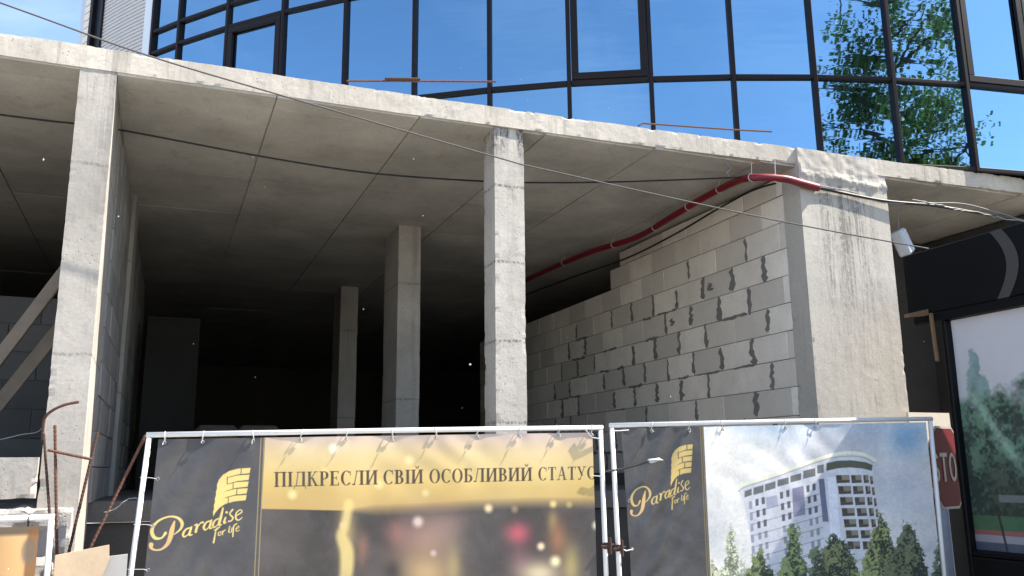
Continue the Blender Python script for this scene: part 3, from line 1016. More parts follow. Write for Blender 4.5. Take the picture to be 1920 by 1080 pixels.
def grid_obj(name, P, rgb, mat, parent=None):
    """P (rows, cols, 3) points, rgb (rows, cols, 3) display colours of the print"""
    nr, nc = P.shape[:2]
    me = bpy.data.meshes.new(name)
    nv, nf = nr * nc, (nr - 1) * (nc - 1)
    me.vertices.add(nv)
    c = (P.reshape(-1, 3).min(0) + P.reshape(-1, 3).max(0)) / 2
    me.vertices.foreach_set('co', (P.reshape(-1, 3) - c).ravel().astype(np.float32))
    idx = np.arange(nv).reshape(nr, nc)
    q = np.stack([idx[:-1, :-1], idx[:-1, 1:], idx[1:, 1:], idx[1:, :-1]], -1).reshape(-1)
    me.loops.add(nf * 4)
    me.loops.foreach_set('vertex_index', q.astype(np.int32))
    me.polygons.add(nf)
    me.polygons.foreach_set('loop_start', np.arange(0, nf * 4, 4, dtype=np.int32))
    me.update(calc_edges=True)
    me.polygons.foreach_set('use_smooth', np.ones(nf, bool))
    a = me.color_attributes.new('print', 'FLOAT_COLOR', 'POINT')
    t = np.clip(rgb.reshape(-1, 3) / 255.0, 0, 1)
    l = np.where(t <= 0.04045, t / 12.92, ((t + 0.055) / 1.055) ** 2.4)
    a.data.foreach_set('color', np.concatenate([l, np.ones((nv, 1))], 1).ravel().astype(np.float32))
    me.materials.append(mat)
    me.update()
    o = bpy.data.objects.new(name, me)
    COL.objects.link(o)
    o.location = c
    parent_to(o, parent)
    return o

def banner_grid(s0, s1, z0, zt, nc, nr, left_lean=0.0):
    """zt: top height at s0 and s1; fine rows over the upper part"""
    zz = np.concatenate([np.linspace(0.0, 0.27, 14)[:-1], np.linspace(0.27, 1.0, nr)])
    ss = np.linspace(0, 1, nc)
    Sg, T = np.meshgrid(ss, zz)
    S = s0 + (s1 - s0) * Sg
    Z = z0 + (zt[0] + (zt[1] - zt[0]) * Sg - z0) * T
    S = S + left_lean * (1 - T) * (1 - Sg)
    return S, Z

def banner_wave(S, Z, s0, s1, ztop, eyelets, seed):
    w = fbm2(S, Z, 1.1, seed, 3) * 0.010
    d = (S - s0) * 0.83 - (Z) * 0.55
    fold = np.sin(d * 34 + fbm2(S, Z, 1.6, seed + 5, 2) * 3) * np.exp(-((S - s0 - 0.25) / 0.25) ** 2) * 0.010
    w = w + fold + 0.0022 * np.sin((S * 0.9 + Z * 1.3) * 21 + fbm2(S, Z, 1.3, seed + 9, 2) * 4) * np.clip(fbm2(S, Z, 0.9, seed + 12, 2) * 2, 0, 1)
    for e in eyelets:                      # pulled up at every tie, slack between
        w += -0.006 * np.exp(-((S - e) / 0.05) ** 2 - ((ztop - Z) / 0.07) ** 2)
    w += 0.004 * np.sin((S - s0) * 9 + seed) * np.exp(-(ztop - Z) / 0.2)
    return w

def to_world(S, Z, off):
    P = np.zeros(S.shape + (3,))
    P[..., 0] = FA[0] + FU[0] * S + FN[0] * off
    P[..., 1] = FA[1] + FU[1] * S + FN[1] * off
    P[..., 2] = Z
    return P

def s_at(x, z=1.9):
    """place along the fence line for an artwork x at height z"""
    return (x * (HF[7] * z + 1) - HF[1] * z - HF[2]) / (HF[0] - x * HF[6])

# ------------------------------------------------------------------ mesh fence panels made of white pipe
def fence_panel(label, s0, s1, z0, z1, lean0=0.0, lean1=0.0, group='white pipe fence panels'):
    root = empty('fence_panel', fpt((s0 + s1) / 2, 0.0), label, 'fence', group)
    r = 0.019
    mesh('rail', *tube_v([fpt(s0 - 0.019, z0), fpt((s0 + s1) / 2, (z0 + z1) / 2 + 0.004), fpt(s1 + 0.019, z1)], r, 10), M['white_pipe'], root, True)
    mesh('rail', *tube_v([fpt(s0 + lean0 * 1.6, 0.18), fpt(s1 + lean1 * 1.6, 0.18)], r, 10), M['white_pipe'], root, True)
    mesh('post', *tube_v([fpt(s0 + lean0 * 1.9, 0.0), fpt(s0, z0 - 0.02)], r, 10), M['white_pipe'], root, True)
    mesh('post', *tube_v([fpt(s1 + lean1 * 1.9, 0.0), fpt(s1, z1 - 0.02)], r, 10), M['white_pipe'], root, True)
    for s, l in ((s0, lean0), (s1, lean1)):
        q = fpt(s + l * 1.9, 0.0)
        mesh('foot', *box_v(q[0] - 0.04, q[0] + 0.04, q[1] - 0.3, q[1] + 0.3, 0.0, 0.03), M['white_pipe'], root)
    return root
F1 = fence_panel('white pipe fence frame carrying the gold slogan banner', 0.0, 3.305, 1.898, 1.951, -0.057, 0.01)
F2 = fence_panel('white pipe fence frame carrying the hotel picture banner', 3.40, 6.325, 1.968, 2.029, 0.02, -0.02)
# couplings between the two frames
def clamp(s, z, root):
    c, f = chamfer_v(0.07, 0.06, 0.05, 0.01)
    q = fpt(s, z)
    v1 = [(p[0] + q[0], p[1] + q[1], p[2] + q[2]) for p in c]
    b = tube_v([fpt(s - 0.05, z - 0.005, 0.03), fpt(s + 0.05, z + 0.008, 0.03)], 0.009, 8)
    b2 = tube_v([fpt(s + 0.02, z - 0.06, 0.032), fpt(s + 0.02, z + 0.06, 0.032)], 0.011, 8)
    V, F = join_vf([(v1, f), b, b2])
    mesh('clamp', V, F, M['rust_dark'], root)
clamp(3.325, 1.06, F1); clamp(3.42, 1.04, F2)

def tie(s, zr, zb, root, off=0.03):
    k = random.uniform(-0.012, 0.012)
    loop = []
    for i in range(15):
        a = 2 * math.pi * i / 14
        loop.append(fpt(s + k * math.cos(a), (zr + 0.021 + zb) / 2 + (zr + 0.021 - zb) / 2 * math.cos(a), 0.004 + 0.025 * math.sin(a)))
    tail = [fpt(s, zb + 0.01, off), fpt(s + random.uniform(-.01, .01), zb - 0.008, off + 0.005), fpt(s + random.uniform(-.015, .015), zb - random.uniform(0.005, 0.025), off + 0.01)]
    V, F = join_vf([tube_v(loop, 0.0034, 6, cap=False), tube_v(tail, 0.0025, 5)])
    mesh('tie', V, F, M['zip'], root)
def eyelet(s, z, root, off=0.022):
    loop = [fpt(s + 0.010 * math.cos(2 * math.pi * i / 16), z + 0.010 * math.sin(2 * math.pi * i / 16), off) for i in range(17)]
    mesh('eyelet', *tube_v(loop, 0.003, 6, cap=False), M['eyelet'], root, True)

# ------------------------------------------------------------------ banner one: dark logo panel and gold slogan strip
ties1 = [s_at(x) for x in (310, 381, 475, 565, 650, 735, 817, 895, 973, 1047, 1108)]
S, Z = banner_grid(0.062, 3.235, 0.22, (1.868, 1.912), 860, 380, -0.045)
X, Y = art_xy(HF, S, Z)
a = Art(X, Y, (76, 74, 75))
edge = 492 - (Y - 815) * 0.05
right_ = np.clip(X - edge - 5, 0, 1)
band_y = 957 - (X - 490) * 0.020 + 4 * np.sin(X / 90)
t = np.clip((Y - 815) / 140, 0, 1)
gold = np.stack([np.interp(t, [0, .25, .6, 1], [198, 216, 212, 196]), np.interp(t, [0, .25, .6, 1], [176, 190, 183, 162]), np.interp(t, [0, .25, .6, 1], [164, 140, 114, 102])], -1)  # gold gradient with a pinkish sheen painted in along the top
gold += (fbm2(X, Y, 0.012, 3, 3) * 14)[..., None]
low = np.zeros(X.shape + (3,)); low[:] = (74, 68, 65)
low += (fbm2(X, Y, 0.010, 9, 3) * 26)[..., None] * np.array([1.1, 0.95, 0.9])
bl = np.clip(0.5 + (band_y - Y) / (2 + np.clip((X - 640) / 60, 0, 1) * 22), 0, 1)[..., None]
pic = low * (1 - bl) + gold * bl
a.rgb = a.rgb * (1 - right_[..., None]) + pic * right_[..., None]
for (x, y, rx, ry, c, al) in [
    (650, 1000, 16, 60, (196, 168, 110), .7), (800, 1010, 60, 40, (170, 132, 118), .8), (745, 1000, 22, 26, (160, 106, 100), .6),
    (830, 985, 50, 30, (165, 135, 122), .6), (800, 1075, 55, 45, (208, 172, 122), .85), (850, 1060, 14, 40, (190, 165, 110), .7),
    (900, 1020, 40, 55, (84, 80, 78), .8), (970, 1000, 22, 20, (190, 84, 96), .95), (975, 1050, 24, 28, (140, 96, 104), .6),
    (1045, 1010, 18, 34, (180, 120, 84), .7), (1035, 975, 10, 20, (182, 150, 100), .6), (1070, 1060, 16, 40, (196, 172, 104), .7),
    (1010, 1075, 40, 24, (220, 200, 160), .9), (680, 1030, 12, 30, (170, 120, 92), .6), (735, 1070, 16, 22, (60, 54, 54), .8), (700, 1060, 18, 40, (92, 82, 82), .6)]:
    a.blur(x, y, rx, ry, c, al)
a.stroke([(654, 945, 9), (646, 985, 8), (640, 1005, 10), (650, 1035, 13), (648, 1080, 12), (640, 1110, 10)], (226, 200, 128), .8, 9)
for (x, y, r, c, al) in [(625, 841, 13, (250, 240, 205), 1), (548, 927, 13, (240, 216, 150), .8), (767, 862, 13, (236, 214, 160), .7), (710, 908, 13, (238, 216, 150), .65),
    (797, 924, 11, (238, 214, 150), .6), (608, 883, 11, (234, 208, 145), .5), (868, 870, 11, (232, 208, 140), .45), (915, 953, 12, (240, 210, 165), .9),
    (783, 978, 15, (226, 196, 182), .9), (1013, 1024, 11, (240, 210, 172), .95), (1036, 945, 10, (240, 214, 140), .8), (964, 955, 10, (200, 168, 125), .5),
    (812, 1037, 9, (205, 180, 176), .8), (1040, 1052, 15, (240, 226, 176), .9), (1117, 985, 12, (228, 224, 190), .9), (1066, 946, 9, (205, 180, 110), .6), (643, 985, 10, (232, 190, 140), .8)]:
    a.spot(x, y, r, r * 1.05, c, al)
draw_text(a, [('ПІДКРЕСЛИ', 514, 708), ('СВІЙ', 718, 793), ('ОСОБЛИВИЙ', 804, 997), ('СТАТУС', 1008, 1116)],
          lambda x: 913 - (x - 513) * 0.0245, lambda x: 27.5 - (x - 513) * 0.006, (70, 56, 48))
draw_logo(a, lambda x, y: (270 + x / 6, 860 + y / 6))
for dx in (-2.5, 3.5):
    a.stroke([(492.5 + dx, 812, .8), (480 + dx * 1.2, 1085, .8), (472 + dx, 1290, .8)], (172, 148, 98), .9, smooth=False)
W = banner_wave(S, Z, 0.062, 3.235, 1.89, ties1, 3)
b1 = grid_obj('advertising_banner', to_world(S, Z, 0.016 + W), a.rgb, M['print'])
tag(b1, 'wide dark banner with gold slogan strip and blurred lights below', 'banner', 'printed banners tied to the fence')
for s in ties1:
    zr = 1.898 + (s / 3.305) * 0.053
    tie(s, zr, zr - 0.052, b1); eyelet(s, zr - 0.055, b1)
for z in (1.60, 1.29, 1.0):
    eyelet(0.085 - 0.03 * (1.87 - z), z, b1)
    mesh('tie', *tube_v([fpt(-0.02 - 0.057 * (1.9 - z), z + 0.01, 0.02), fpt(0.03, z + 0.008, 0.03), fpt(0.08 - 0.03 * (1.87 - z), z, 0.026)], 0.002, 5), M['zip'], b1)
mesh('tie', *tube_v([fpt(3.315, 1.57, 0.02), fpt(3.27, 1.58, 0.03), fpt(3.20, 1.585, 0.028)], 0.004, 5), M['zip'], b1)
mesh('tie', *tube_v([fpt(3.315, 1.86, 0.02), fpt(3.22, 1.875, 0.03), fpt(3.17, 1.94, 0.028)], 0.005, 5), M['zip'], b1)

# ------------------------------------------------------------------ banner two: logo panel and picture of the round hotel
ties2 = [s_at(x, 1.97) for x in (1220, 1290, 1352, 1470, 1527)]
S, Z = banner_grid(3.475, 6.262, 0.22, (1.943, 1.998), 760, 380, 0.06)
X, Y = art_xy(HF, S, Z)
a = Art(X, Y, (78, 76, 76))
def zz3(x, y): return (1300 + x / 3.725, 790 + y / 3.725)
cl = fbm2(X, Y, 0.009, 31, 5)
side = np.clip((X - 1312) / 430, 0, 1)
skyc = np.stack([np.interp(side, [0, .3, .6, 1], [232, 226, 206, 198]), np.interp(side, [0, .3, .6, 1], [232, 227, 208, 200]), np.interp(side, [0, .3, .6, 1], [234, 231, 218, 210])], -1)
skyc *= np.array([1.0, 0.975, 0.93])
skyc += (cl * 34)[..., None] * np.array([1.15, 1.0, 0.7])
blue = np.clip(0.9 - (Y - 790) / 75 - np.abs(cl) * 0.8, 0, 1) * 0.5
skyc = skyc * (1 - blue[..., None]) + np.array([128, 166, 205]) * blue[..., None]
pedge = 1316 + (Y - 795) * 0.052
k = np.clip(X - pedge, 0, 1)[..., None]
a.rgb = a.rgb * (1 - k) + skyc * k
a.blur(*zz3(1480, 120), 34, 34, (104, 146, 182), .75)
a.blur(*zz3(720, 190), 22, 30, (246, 244, 246), .85)
a.blur(*zz3(1450, 480), 50, 40, (190, 192, 206), .5)
P_ = lambda pts, c, al=1.0, aa=0.9: a.poly([zz3(*p) for p in pts], c, al, aa)
P_([(345, 560), (305, 475), (360, 432), (560, 366), (800, 282), (930, 238), (1060, 214), (1180, 224), (1262, 268), (1266, 300), (1250, 330), (1268, 660), (1240, 1100), (480, 1100), (410, 900)], (206, 205, 210))
a.stroke([(*zz3(x, y), 3.0) for x, y in ((307, 470), (360, 436), (560, 372), (800, 286), (930, 244), (1060, 220), (1180, 230), (1262, 272))], (234, 230, 204), 1)
a.stroke([(*zz3(x, y), .8) for x, y in ((307, 490), (360, 456), (560, 392), (800, 306), (930, 264), (1060, 244), (1180, 252), (1262, 292))], (150, 146, 128), .8)
for x0, x1, y0, y1, h in ((350, 400, 488, 470, 44), (412, 482, 464, 444, 50), (492, 566, 440, 418, 48), (580, 658, 410, 390, 46), (670, 746, 382, 362, 46), (760, 846, 346, 326, 56), (860, 906, 308, 300, 58)):
    P_([(x0, y0), (x1, y1), (x1, y1 + h), (x0, y0 + h)], (92, 92, 92), .85)
P_([(925, 292), (1000, 276), (1100, 272), (1200, 286), (1248, 306), (1240, 346), (1180, 330), (1090, 322), (1000, 328), (925, 346)], (74, 76, 58), .9)
P_([(935, 395), (990, 385), (1045, 1100), (960, 1100)], (224, 224, 230))
P_([(868, 404), (908, 400), (938, 700), (898, 700)], (96, 98, 122), .9)
P_([(682, 470), (762, 450), (776, 650), (692, 668)], (126, 126, 150), .9)
P_([(498, 532), (574, 515), (586, 590), (506, 605)], (160, 160, 178), .8)
for r in range(7):
    dy = 78 * r
    fade = 0.85 if r < 3 else 0.45
    for x in (425, 468, 596, 640, 782, 824):
        yy = 545 - (x - 425) * 0.29 + dy + (0 if x < 700 else 8)
        xs_ = x + 7 * r
        P_([(xs_, yy), (xs_ + 22, yy - 5), (xs_ + 24, yy + 42), (xs_ + 3, yy + 47)], (74, 72, 82), fade)
    P_([(380 + 5 * r, 560 + dy), (402 + 5 * r, 554 + dy), (405 + 5 * r, 610 + dy), (384 + 5 * r, 616 + dy)], (130, 130, 150), .7)
    a.stroke([(*zz3(400 + 9 * r, 640 + dy), .6), (*zz3(880 + 6 * r, 505 + dy), .6)], (120, 118, 132), .75, smooth=False)
    for c0, c1 in ((992, 1084), (1096, 1168), (1182, 1218), (1228, 1248)):
        sh = 13 * r
        y0 = 376 + 77 * r + (0 if c0 < 1200 else 8)
        P_([(c0 + sh, y0), (c1 + sh * .9, y0 - 2), (c1 + sh * .9 + 3, y0 + 50), (c0 + sh + 5, y0 + 54)], (128, 118, 100), .9)
        P_([(c0 + sh, y0), (c0 + sh + (c1 - c0) * .4, y0), (c0 + sh + (c1 - c0) * .45, y0 + 34), (c0 + sh + 3, y0 + 34)], (58, 52, 44), .85)
        P_([(c0 + sh + 4, y0 + 36), (c1 + sh * .9 + 2, y0 + 33), (c1 + sh * .9 + 3, y0 + 52), (c0 + sh + 5, y0 + 56)], (66, 60, 52), .85)
a.rgb *= (1 + 0.07 * fbm2(X, Y, 0.03, 51, 4) + 0.05 * fbm2(X, Y, 0.25, 52, 2))[..., None]
tn = fbm2(X, Y, 0.05, 61, 4)
tn2 = fbm2(X, Y, 0.34, 71, 3)
tn3 = fbm2(X, Y, 0.12, 81, 3)
for x, y, hw, grow, c1, c2, al in ((130, 960, 10, .5, (128, 132, 92), (84, 92, 60), .8), (255, 705, 8, .28, (172, 172, 146), (110, 116, 88), .85), (340, 860, 8, .3, (190, 188, 176), (150, 152, 130), .6), (460, 880, 8, .7, (96, 108, 66), (48, 58, 42), .95),
        (690, 715, 10, .36, (108, 118, 74), (54, 64, 46), .95), (980, 780, 40, .55, (98, 104, 66), (44, 50, 40), .96), (860, 860, 10, .4, (84, 92, 62), (48, 56, 44), .9), (1300, 630, 14, .42, (120, 124, 78), (52, 58, 44), .97), (1490, 680, 8, .5, (88, 92, 66), (46, 50, 42), .96), (1720, 790, 8, .3, (84, 92, 70), (50, 56, 48), .95)):
    cx_, cy_ = zz3(x, y)
    d = Y - cy_
    wd = hw / 3.725 + np.clip(d, 0, 95) * grow * 0.85 + tn * 12 + tn3 * 10 + tn2 * 9
    cov = np.clip((wd - np.abs(X - cx_)) / 3.0, 0, 1) * np.clip(d / 3 + tn * 2, 0, 1) * al * (X > pedge + 2)
    mixv = np.clip(0.45 + tn * 0.8 + tn3 * 1.2 + tn2 * 1.6 - (X - cx_) / 60, 0, 1)[..., None]
    a.mix(cov, np.array(c1) * 1.3 * mixv + np.array(c2) * 0.9 * (1 - mixv))
a.stroke([(*zz3(1118, 880), 1.0), (*zz3(1150, 1000), 1.0), (*zz3(1165, 1090), 1.0)], (200, 198, 180), .8)
draw_logo(a, lambda x, y: (1179 + (x - 78) / 6 * 0.655 + (y - 600) / 6 * 0.05, 833 + (y - 103) / 6 * 0.872), (214, 184, 112), (72, 66, 58), 1 / 6 * 0.72)
for dx in (-4.5, -1.0):
    a.stroke([(1315 + dx, 792, .7), (1330 + dx, 1085, .7), (1341 + dx, 1290, .7)], (150, 128, 84), .9, smooth=False)
W = banner_wave(S, Z, 3.475, 6.262, 1.97, ties2, 8)
b2 = grid_obj('advertising_banner', to_world(S, Z, 0.016 + W), a.rgb, M['print'])
tag(b2, 'banner picturing a round white hotel with a dark logo panel', 'banner', 'printed banners tied to the fence')
for s in ties2:
    zr = 1.968 + (s - 3.40) / 2.925 * 0.061
    tie(s, zr, zr - 0.048, b2); eyelet(s, zr - 0.053, b2)
mesh('tie', *tube_v([fpt(3.39, 1.925, 0.02), fpt(3.45, 1.925, 0.03), fpt(3.53, 1.93, 0.03)], 0.005, 5), M['zip'], b2)
for z, s in ((1.39, 3.515), (1.03, 3.525)):
    eyelet(s, z, b2)
mesh('tie', *tube_v([fpt(3.41, 1.05, 0.03), fpt(3.47, 1.02, 0.035), fpt(3.53, 1.03, 0.03)], 0.005, 5), M['zip'], b2)
# torn tie patch on the dark panel
r = random.Random(4)
V = []
n = 16
for i in range(n):
    q = 2 * math.pi * i / n
    rr = r.uniform(0.5, 1.1)
    V.append(fpt(3.735 + 0.075 * rr * math.cos(q), 1.695 + 0.026 * rr * math.sin(q) + 0.012 * math.cos(q), 0.045))
V.append(fpt(3.735, 1.70, 0.055))
mesh('torn_patch', V, [(i, (i + 1) % n, n) for i in range(n)], M['zip'], b2)
mesh('tie', *tube_v([fpt(3.32, 1.61, 0.03), fpt(3.47, 1.635, 0.035), fpt(3.60, 1.665, 0.04), fpt(3.68, 1.69, 0.045)], 0.008, 6), M['black_cable'], b2)

# third, lower fence panel at the left with a warm coloured banner
F3 = empty('fence_panel', (-1.6, 6.4, 0), 'low white pipe fence frame left of the rusty rods', 'fence', 'white pipe fence panels')
mesh('rail', *tube_v([(-2.9, 6.42, 1.345), (-0.9, 6.4, 1.366), (-0.575, 6.4, 1.372)], 0.019, 10), M['white_pipe'], F3, True)
mesh('post', *tube_v([(-0.575, 6.4, 0), (-0.592, 6.4, 1.36)], 0.018, 10), M['white_pipe'], F3, True)
mesh('post', *tube_v([(-2.9, 6.42, 0), (-2.9, 6.42, 1.33)], 0.018, 10), M['white_pipe'], F3, True)
mesh('rail', *tube_v([(-2.9, 6.42, 0.2), (-0.575, 6.4, 0.2)], 0.018, 10), M['white_pipe'], F3, True)
sx = np.linspace(-2.84, -0.652, 160); sz = np.linspace(0.22, 1.318, 90)
S, Z = np.meshgrid(sx, sz)
Z = Z - 0.02 * np.clip((-0.9 - S) / 1.0, 0, 1) * (Z / 1.3)
a = Art(S, Z, (176, 138, 92))
a.rgb += (fbm2(S, Z, 2.5, 5, 3) * 22)[..., None]
a.rgb *= np.interp(np.sin(S * 7.5 + 0.6), [-1, 1], [0.78, 1.16])[..., None]  # fold shading painted in: crests lightened, hollows darkened
a.mix(np.clip((Z - 1.262) / 0.012, 0, 1), (96, 82, 66))
a.mix(np.clip((S + 0.722) / 0.012, 0, 1) * 0.8, (110, 74, 44))
a.spot(-0.70, 1.17, 0.05, 0.10, (104, 92, 80), .8, .4)
off = 0.012 * np.sin(S * 7.5 + 0.6) + fbm2(S, Z, 1.5, 8, 3) * 0.008
P = np.stack([S, 6.385 - off, Z], -1)
b3 = grid_obj('advertising_banner', P, a.rgb, M['print'])
tag(b3, 'small orange brown banner in the lower left corner', 'banner', 'printed banners tied to the fence')
for x in (-0.72, -1.05, -1.4):
    mesh('tie', *tube_v([(x, 6.375, 1.30), (x, 6.37, 1.36), (x, 6.40, 1.392), (x, 6.425, 1.36), (x, 6.41, 1.30)], 0.004, 5), M['black_cable'], b3)
# ------------------------------------------------------------------ black kiosk at the right
ki = empty('kiosk', (7.6, 4.5, 0), 'black kiosk wall with a park poster and grey arc on its top beam', 'kiosk')
XK = 6.80
def kbox(name, x0, x1, y0, y1, z0, z1, mat=None, b=0.01):
    v, f = chamfer_v(x1 - x0, y1 - y0, z1 - z0, b)
    c = ((x0 + x1) / 2, (y0 + y1) / 2, (z0 + z1) / 2)
    return mesh(name, [(p[0] + c[0], p[1] + c[1], p[2] + c[2]) for p in v], f, mat or M['black'], ki)
beam = kbox('beam', 6.7821, 9.7526, 2.3263, 6.3168, 3.0547, 3.6766)  # beam extended rightward out of view to shade the stop sign
kbox('frame_rail', 6.7687, 6.9074, 2.3263, 6.2453, 2.9653, 3.0521)
kbox('post', 6.7687, 6.8895, 5.8829, 5.9321, -0.0053, 2.9626)
kbox('wall_panel', 6.8537, 6.9074, 2.3263, 5.8784, 0.4421, 2.9626)
kbox('base', 6.7642, 6.9253, 2.3263, 5.8784, -0.0053, 0.8358)
kbox('wall_panel', 9.5737, 9.6632, 2.3263, 6.1737, -0.0053, 3.0521)
kbox('frame_rail', 6.7732, 6.8492, 2.3263, 5.8784, 0.8385, 0.8895)
# curved stripe on the beam
V, F = [], []
n = 18
for i in range(n + 1):
    t = i / n
    z = 3.0592 + 0.6129 * t
    yc = 5.3058 - 0.1879 * math.sin(math.pi * (t * 0.80 + 0.08)) + 0.018 * t
    w = 0.059
    for d in (-w, w):
        V.append((XK - 0.022, yc + d, z))
for i in range(n):
    F.append((2 * i, 2 * i + 1, 2 * i + 3, 2 * i + 2))
mesh('stripe', V, F, M['stripe'], beam)
# poster
yy = np.concatenate([np.linspace(6.572, 5.85, 190), np.linspace(5.84, 2.65, 60)])
zz = np.linspace(0.805, 3.115, 300)
S, Z = np.meshgrid(yy, zz)
X, Y = art_xy(HK, S, Z)
X = np.clip(X, 1700, 2300)
a = Art(X, Y, (196, 194, 198))
c1 = fbm2(S, Z, 1.2, 101, 4); c2 = fbm2(S, Z, 5, 102, 4); c3 = fbm2(S, Z, 13, 103, 3)
a.rgb += (c1 * 10)[..., None]
u_ = S  # trees painted in wall coordinates
for yc, zt, wd, col1, col2, al in ((6.32, 2.86, 0.22, (122, 150, 146), (92, 124, 120), .8), (6.08, 2.35, 0.30, (108, 136, 130), (70, 98, 92), .9), (5.6, 2.7, .5, (100, 130, 110), (60, 88, 74), .95), (4.7, 2.6, .7, (100, 130, 110), (60, 88, 74), .95), (3.6, 2.75, .8, (100, 130, 110), (60, 88, 74), .95)):
    d = zt - Z
    w = 0.03 + np.clip(d, 0, 1.6) * wd * 0.75 + c2 * 0.13 + c3 * 0.07
    cov = np.clip((w - np.abs(S - yc)) / 0.035, 0, 1) * np.clip(d / 0.03 + c3 * 2, 0, 1) * al
    mx = np.clip(0.5 + c2 + c3 * 0.7, 0, 1)[..., None]
    a.mix(cov, np.array(col1) * mx + np.array(col2) * (1 - mx))
low = np.clip((2.42 + c2 * 0.35 + c1 * 0.2 - Z) / 0.2, 0, 1) * 0.93
c4 = fbm2(S, Z, 34, 104, 2)
mx = np.clip(0.45 + c2 * 1.1 + c3 * 1.1 + c4 * 1.0, 0, 1)[..., None]
a.mix(low, np.array((98, 128, 104)) * mx + np.array((44, 58, 52)) * (1 - mx))
dk = np.clip((1.75 + c2 * 0.2 - Z) / 0.3, 0, 1) * np.clip((6.45 - S) / 0.12, 0, 1) * 0.6
a.mix(dk, (46, 52, 46))
sw = np.abs((Z - 2.45) - (S - 6.50) * 1.6 - 0.0)
a.mix(np.exp(-(sw / 0.10) ** 2) * np.clip((2.5 - Z) / 0.2, 0, 1) * np.clip((Z - 1.5) / .2, 0, 1) * 0.5, (176, 206, 190))
a.mix(((Z < 1.34) & (Z > 1.27) & (S < 6.25)) * 0.85, (116, 120, 118))
a.mix((Z < 1.14) * 0.95, (70, 104, 76)); a.mix((Z < 1.0) * 0.95, (150, 92, 90)); a.mix((Z < 0.955) * 0.95, (150, 150, 158)); a.mix((Z < 0.885) * 0.95, (74, 80, 98))
a.stroke([(1866, 965, 2.2), (1883, 1036, 2.0)], (46, 46, 46), .9, smooth=False)
P = np.stack([XK + 0.040 - fbm2(S, Z, 1.4, 77, 2) * 0.006, S * 0.89474, 0.17368 + Z * 0.89474], -1)
grid_obj('poster', P, a.rgb, M['poster'], ki)

# ------------------------------------------------------------------ stop sign on a pale post, white board behind it
st = empty('stop_sign', (7.57, 6.75, 0), 'red stop sign half hidden between the hotel banner and the kiosk', 'sign')
SC = Vector((7.574, 6.75, 1.61)); ang = math.radians(17)
su = Vector((math.cos(ang), math.sin(ang), 0)); sn = Vector((math.sin(ang), -math.cos(ang), 0))
def sp(x, z, o): q = SC + su * x + sn * o; return (q.x, q.y, SC.z + z)
def octa(rr, o0, o1):
    V, F = [], []
    for o in (o0, o1):
        for k in range(8):
            t = math.pi / 8 + k * math.pi / 4
            V.append(sp(rr * math.cos(t), rr * math.sin(t), o))
    F = [tuple(range(8)), tuple(range(15, 7, -1))] + [(k, k + 8, (k + 1) % 8 + 8, (k + 1) % 8) for k in range(8)]
    return V, F
mesh('sign_rim', *octa(0.452, -0.01, 0.0), M['sign_white'], st)
mesh('sign_plate', *octa(0.425, 0.001, 0.006), M['sign_red'], st)
def letter(polys, x, parts):
    for p in polys:
        b0 = [sp(x + q[0], q[1], 0.008) for q in p]; b1 = [sp(x + q[0], q[1], 0.011) for q in p]
        n = len(p)
        parts.append((b0 + b1, [tuple(range(n, 2 * n)), tuple(range(n - 1, -1, -1))] + [(k, (k + 1) % n, n + (k + 1) % n, n + k) for k in range(n)]))
def arc_band(cx_, cz, rx, rz, t, a0, a1, n=12):
    out = []
    for i in range(n):
        q0, q1 = math.radians(a0 + (a1 - a0) * i / n), math.radians(a0 + (a1 - a0) * (i + 1) / n)
        out.append([(cx_ + rx * math.cos(q0), cz + rz * math.sin(q0)), (cx_ + rx * math.cos(q1), cz + rz * math.sin(q1)),
                    (cx_ + (rx - t) * math.cos(q1), cz + (rz - t) * math.sin(q1)), (cx_ + (rx - t) * math.cos(q0), cz + (rz - t) * math.sin(q0))])
    return out
H = 0.145
for glyphs, x in ((arc_band(0, 0.07, .07, .075, .036, 20, 270) + arc_band(0, -0.07, .07, .075, .036, -160, 90), -0.27),
                  ([[(-.08, H - .04), (.08, H - .04), (.08, H), (-.08, H)], [(-.02, -H), (.02, -H), (.02, H - .041), (-.02, H - .041)]], -0.09),
                  (arc_band(0, 0, .08, H, .036, 0, 360, 20), 0.10),
                  ([[(-.07, -H), (-.03, -H), (-.03, H), (-.07, H)]] + arc_band(-.03, .07, .1, .075, .036, -90, 90), 0.28)):
    parts = []
    letter(glyphs, x, parts)
    V, F = join_vf(parts)
    mesh('letter', V, F, M['sign_white'], st)
mesh('post', *tube_v([sp(-0.05, -1.61, -0.06), sp(-0.05, 0.40, -0.06)], 0.045, 12), M['pale_post'], st, True)
wb = mesh('white_board', *box_v(7.40, 7.99, 7.02, 7.05, 1.70, 2.185), M['ivory'])
tag(wb, 'blank ivory board just above the red stop sign', 'board')

# pale box and wooden bracket by the kiosk
v, f = chamfer_v(0.21, 0.14, 0.30, 0.02)
rot = Matrix.Rotation(math.radians(-26), 3, 'Y') @ Matrix.Rotation(math.radians(24), 3, 'Z')
hb = empty('hanging_box', (7.875, 7.3, 4.165), 'small pale box hanging above the black beam beside the pier', 'box')
mesh('box_body', [tuple(rot @ Vector(p) + Vector((7.875, 7.3, 4.165))) for p in v], f, M['box_pale'], hb)
mesh('hook_wire', *tube_v([(7.84, 7.3, 4.29), (7.85, 7.3, 4.5), (7.85, 7.3, 4.84)], 0.004, 5), M['grey_cable'], hb)
br = empty('wooden_bracket', (6.74, 6.04, 2.95), 'broken wooden bracket sticking out below the black beam', 'bracket')
v, f = box_v(6.5047, 6.7642, 6.0484, 6.1021, 3.0055, 3.0368)
v = [(x, y, z + (x - 6.5047) * 0.12 + (0.03 if x > 6.7 and z > 3.0279 else 0)) for x, y, z in v]
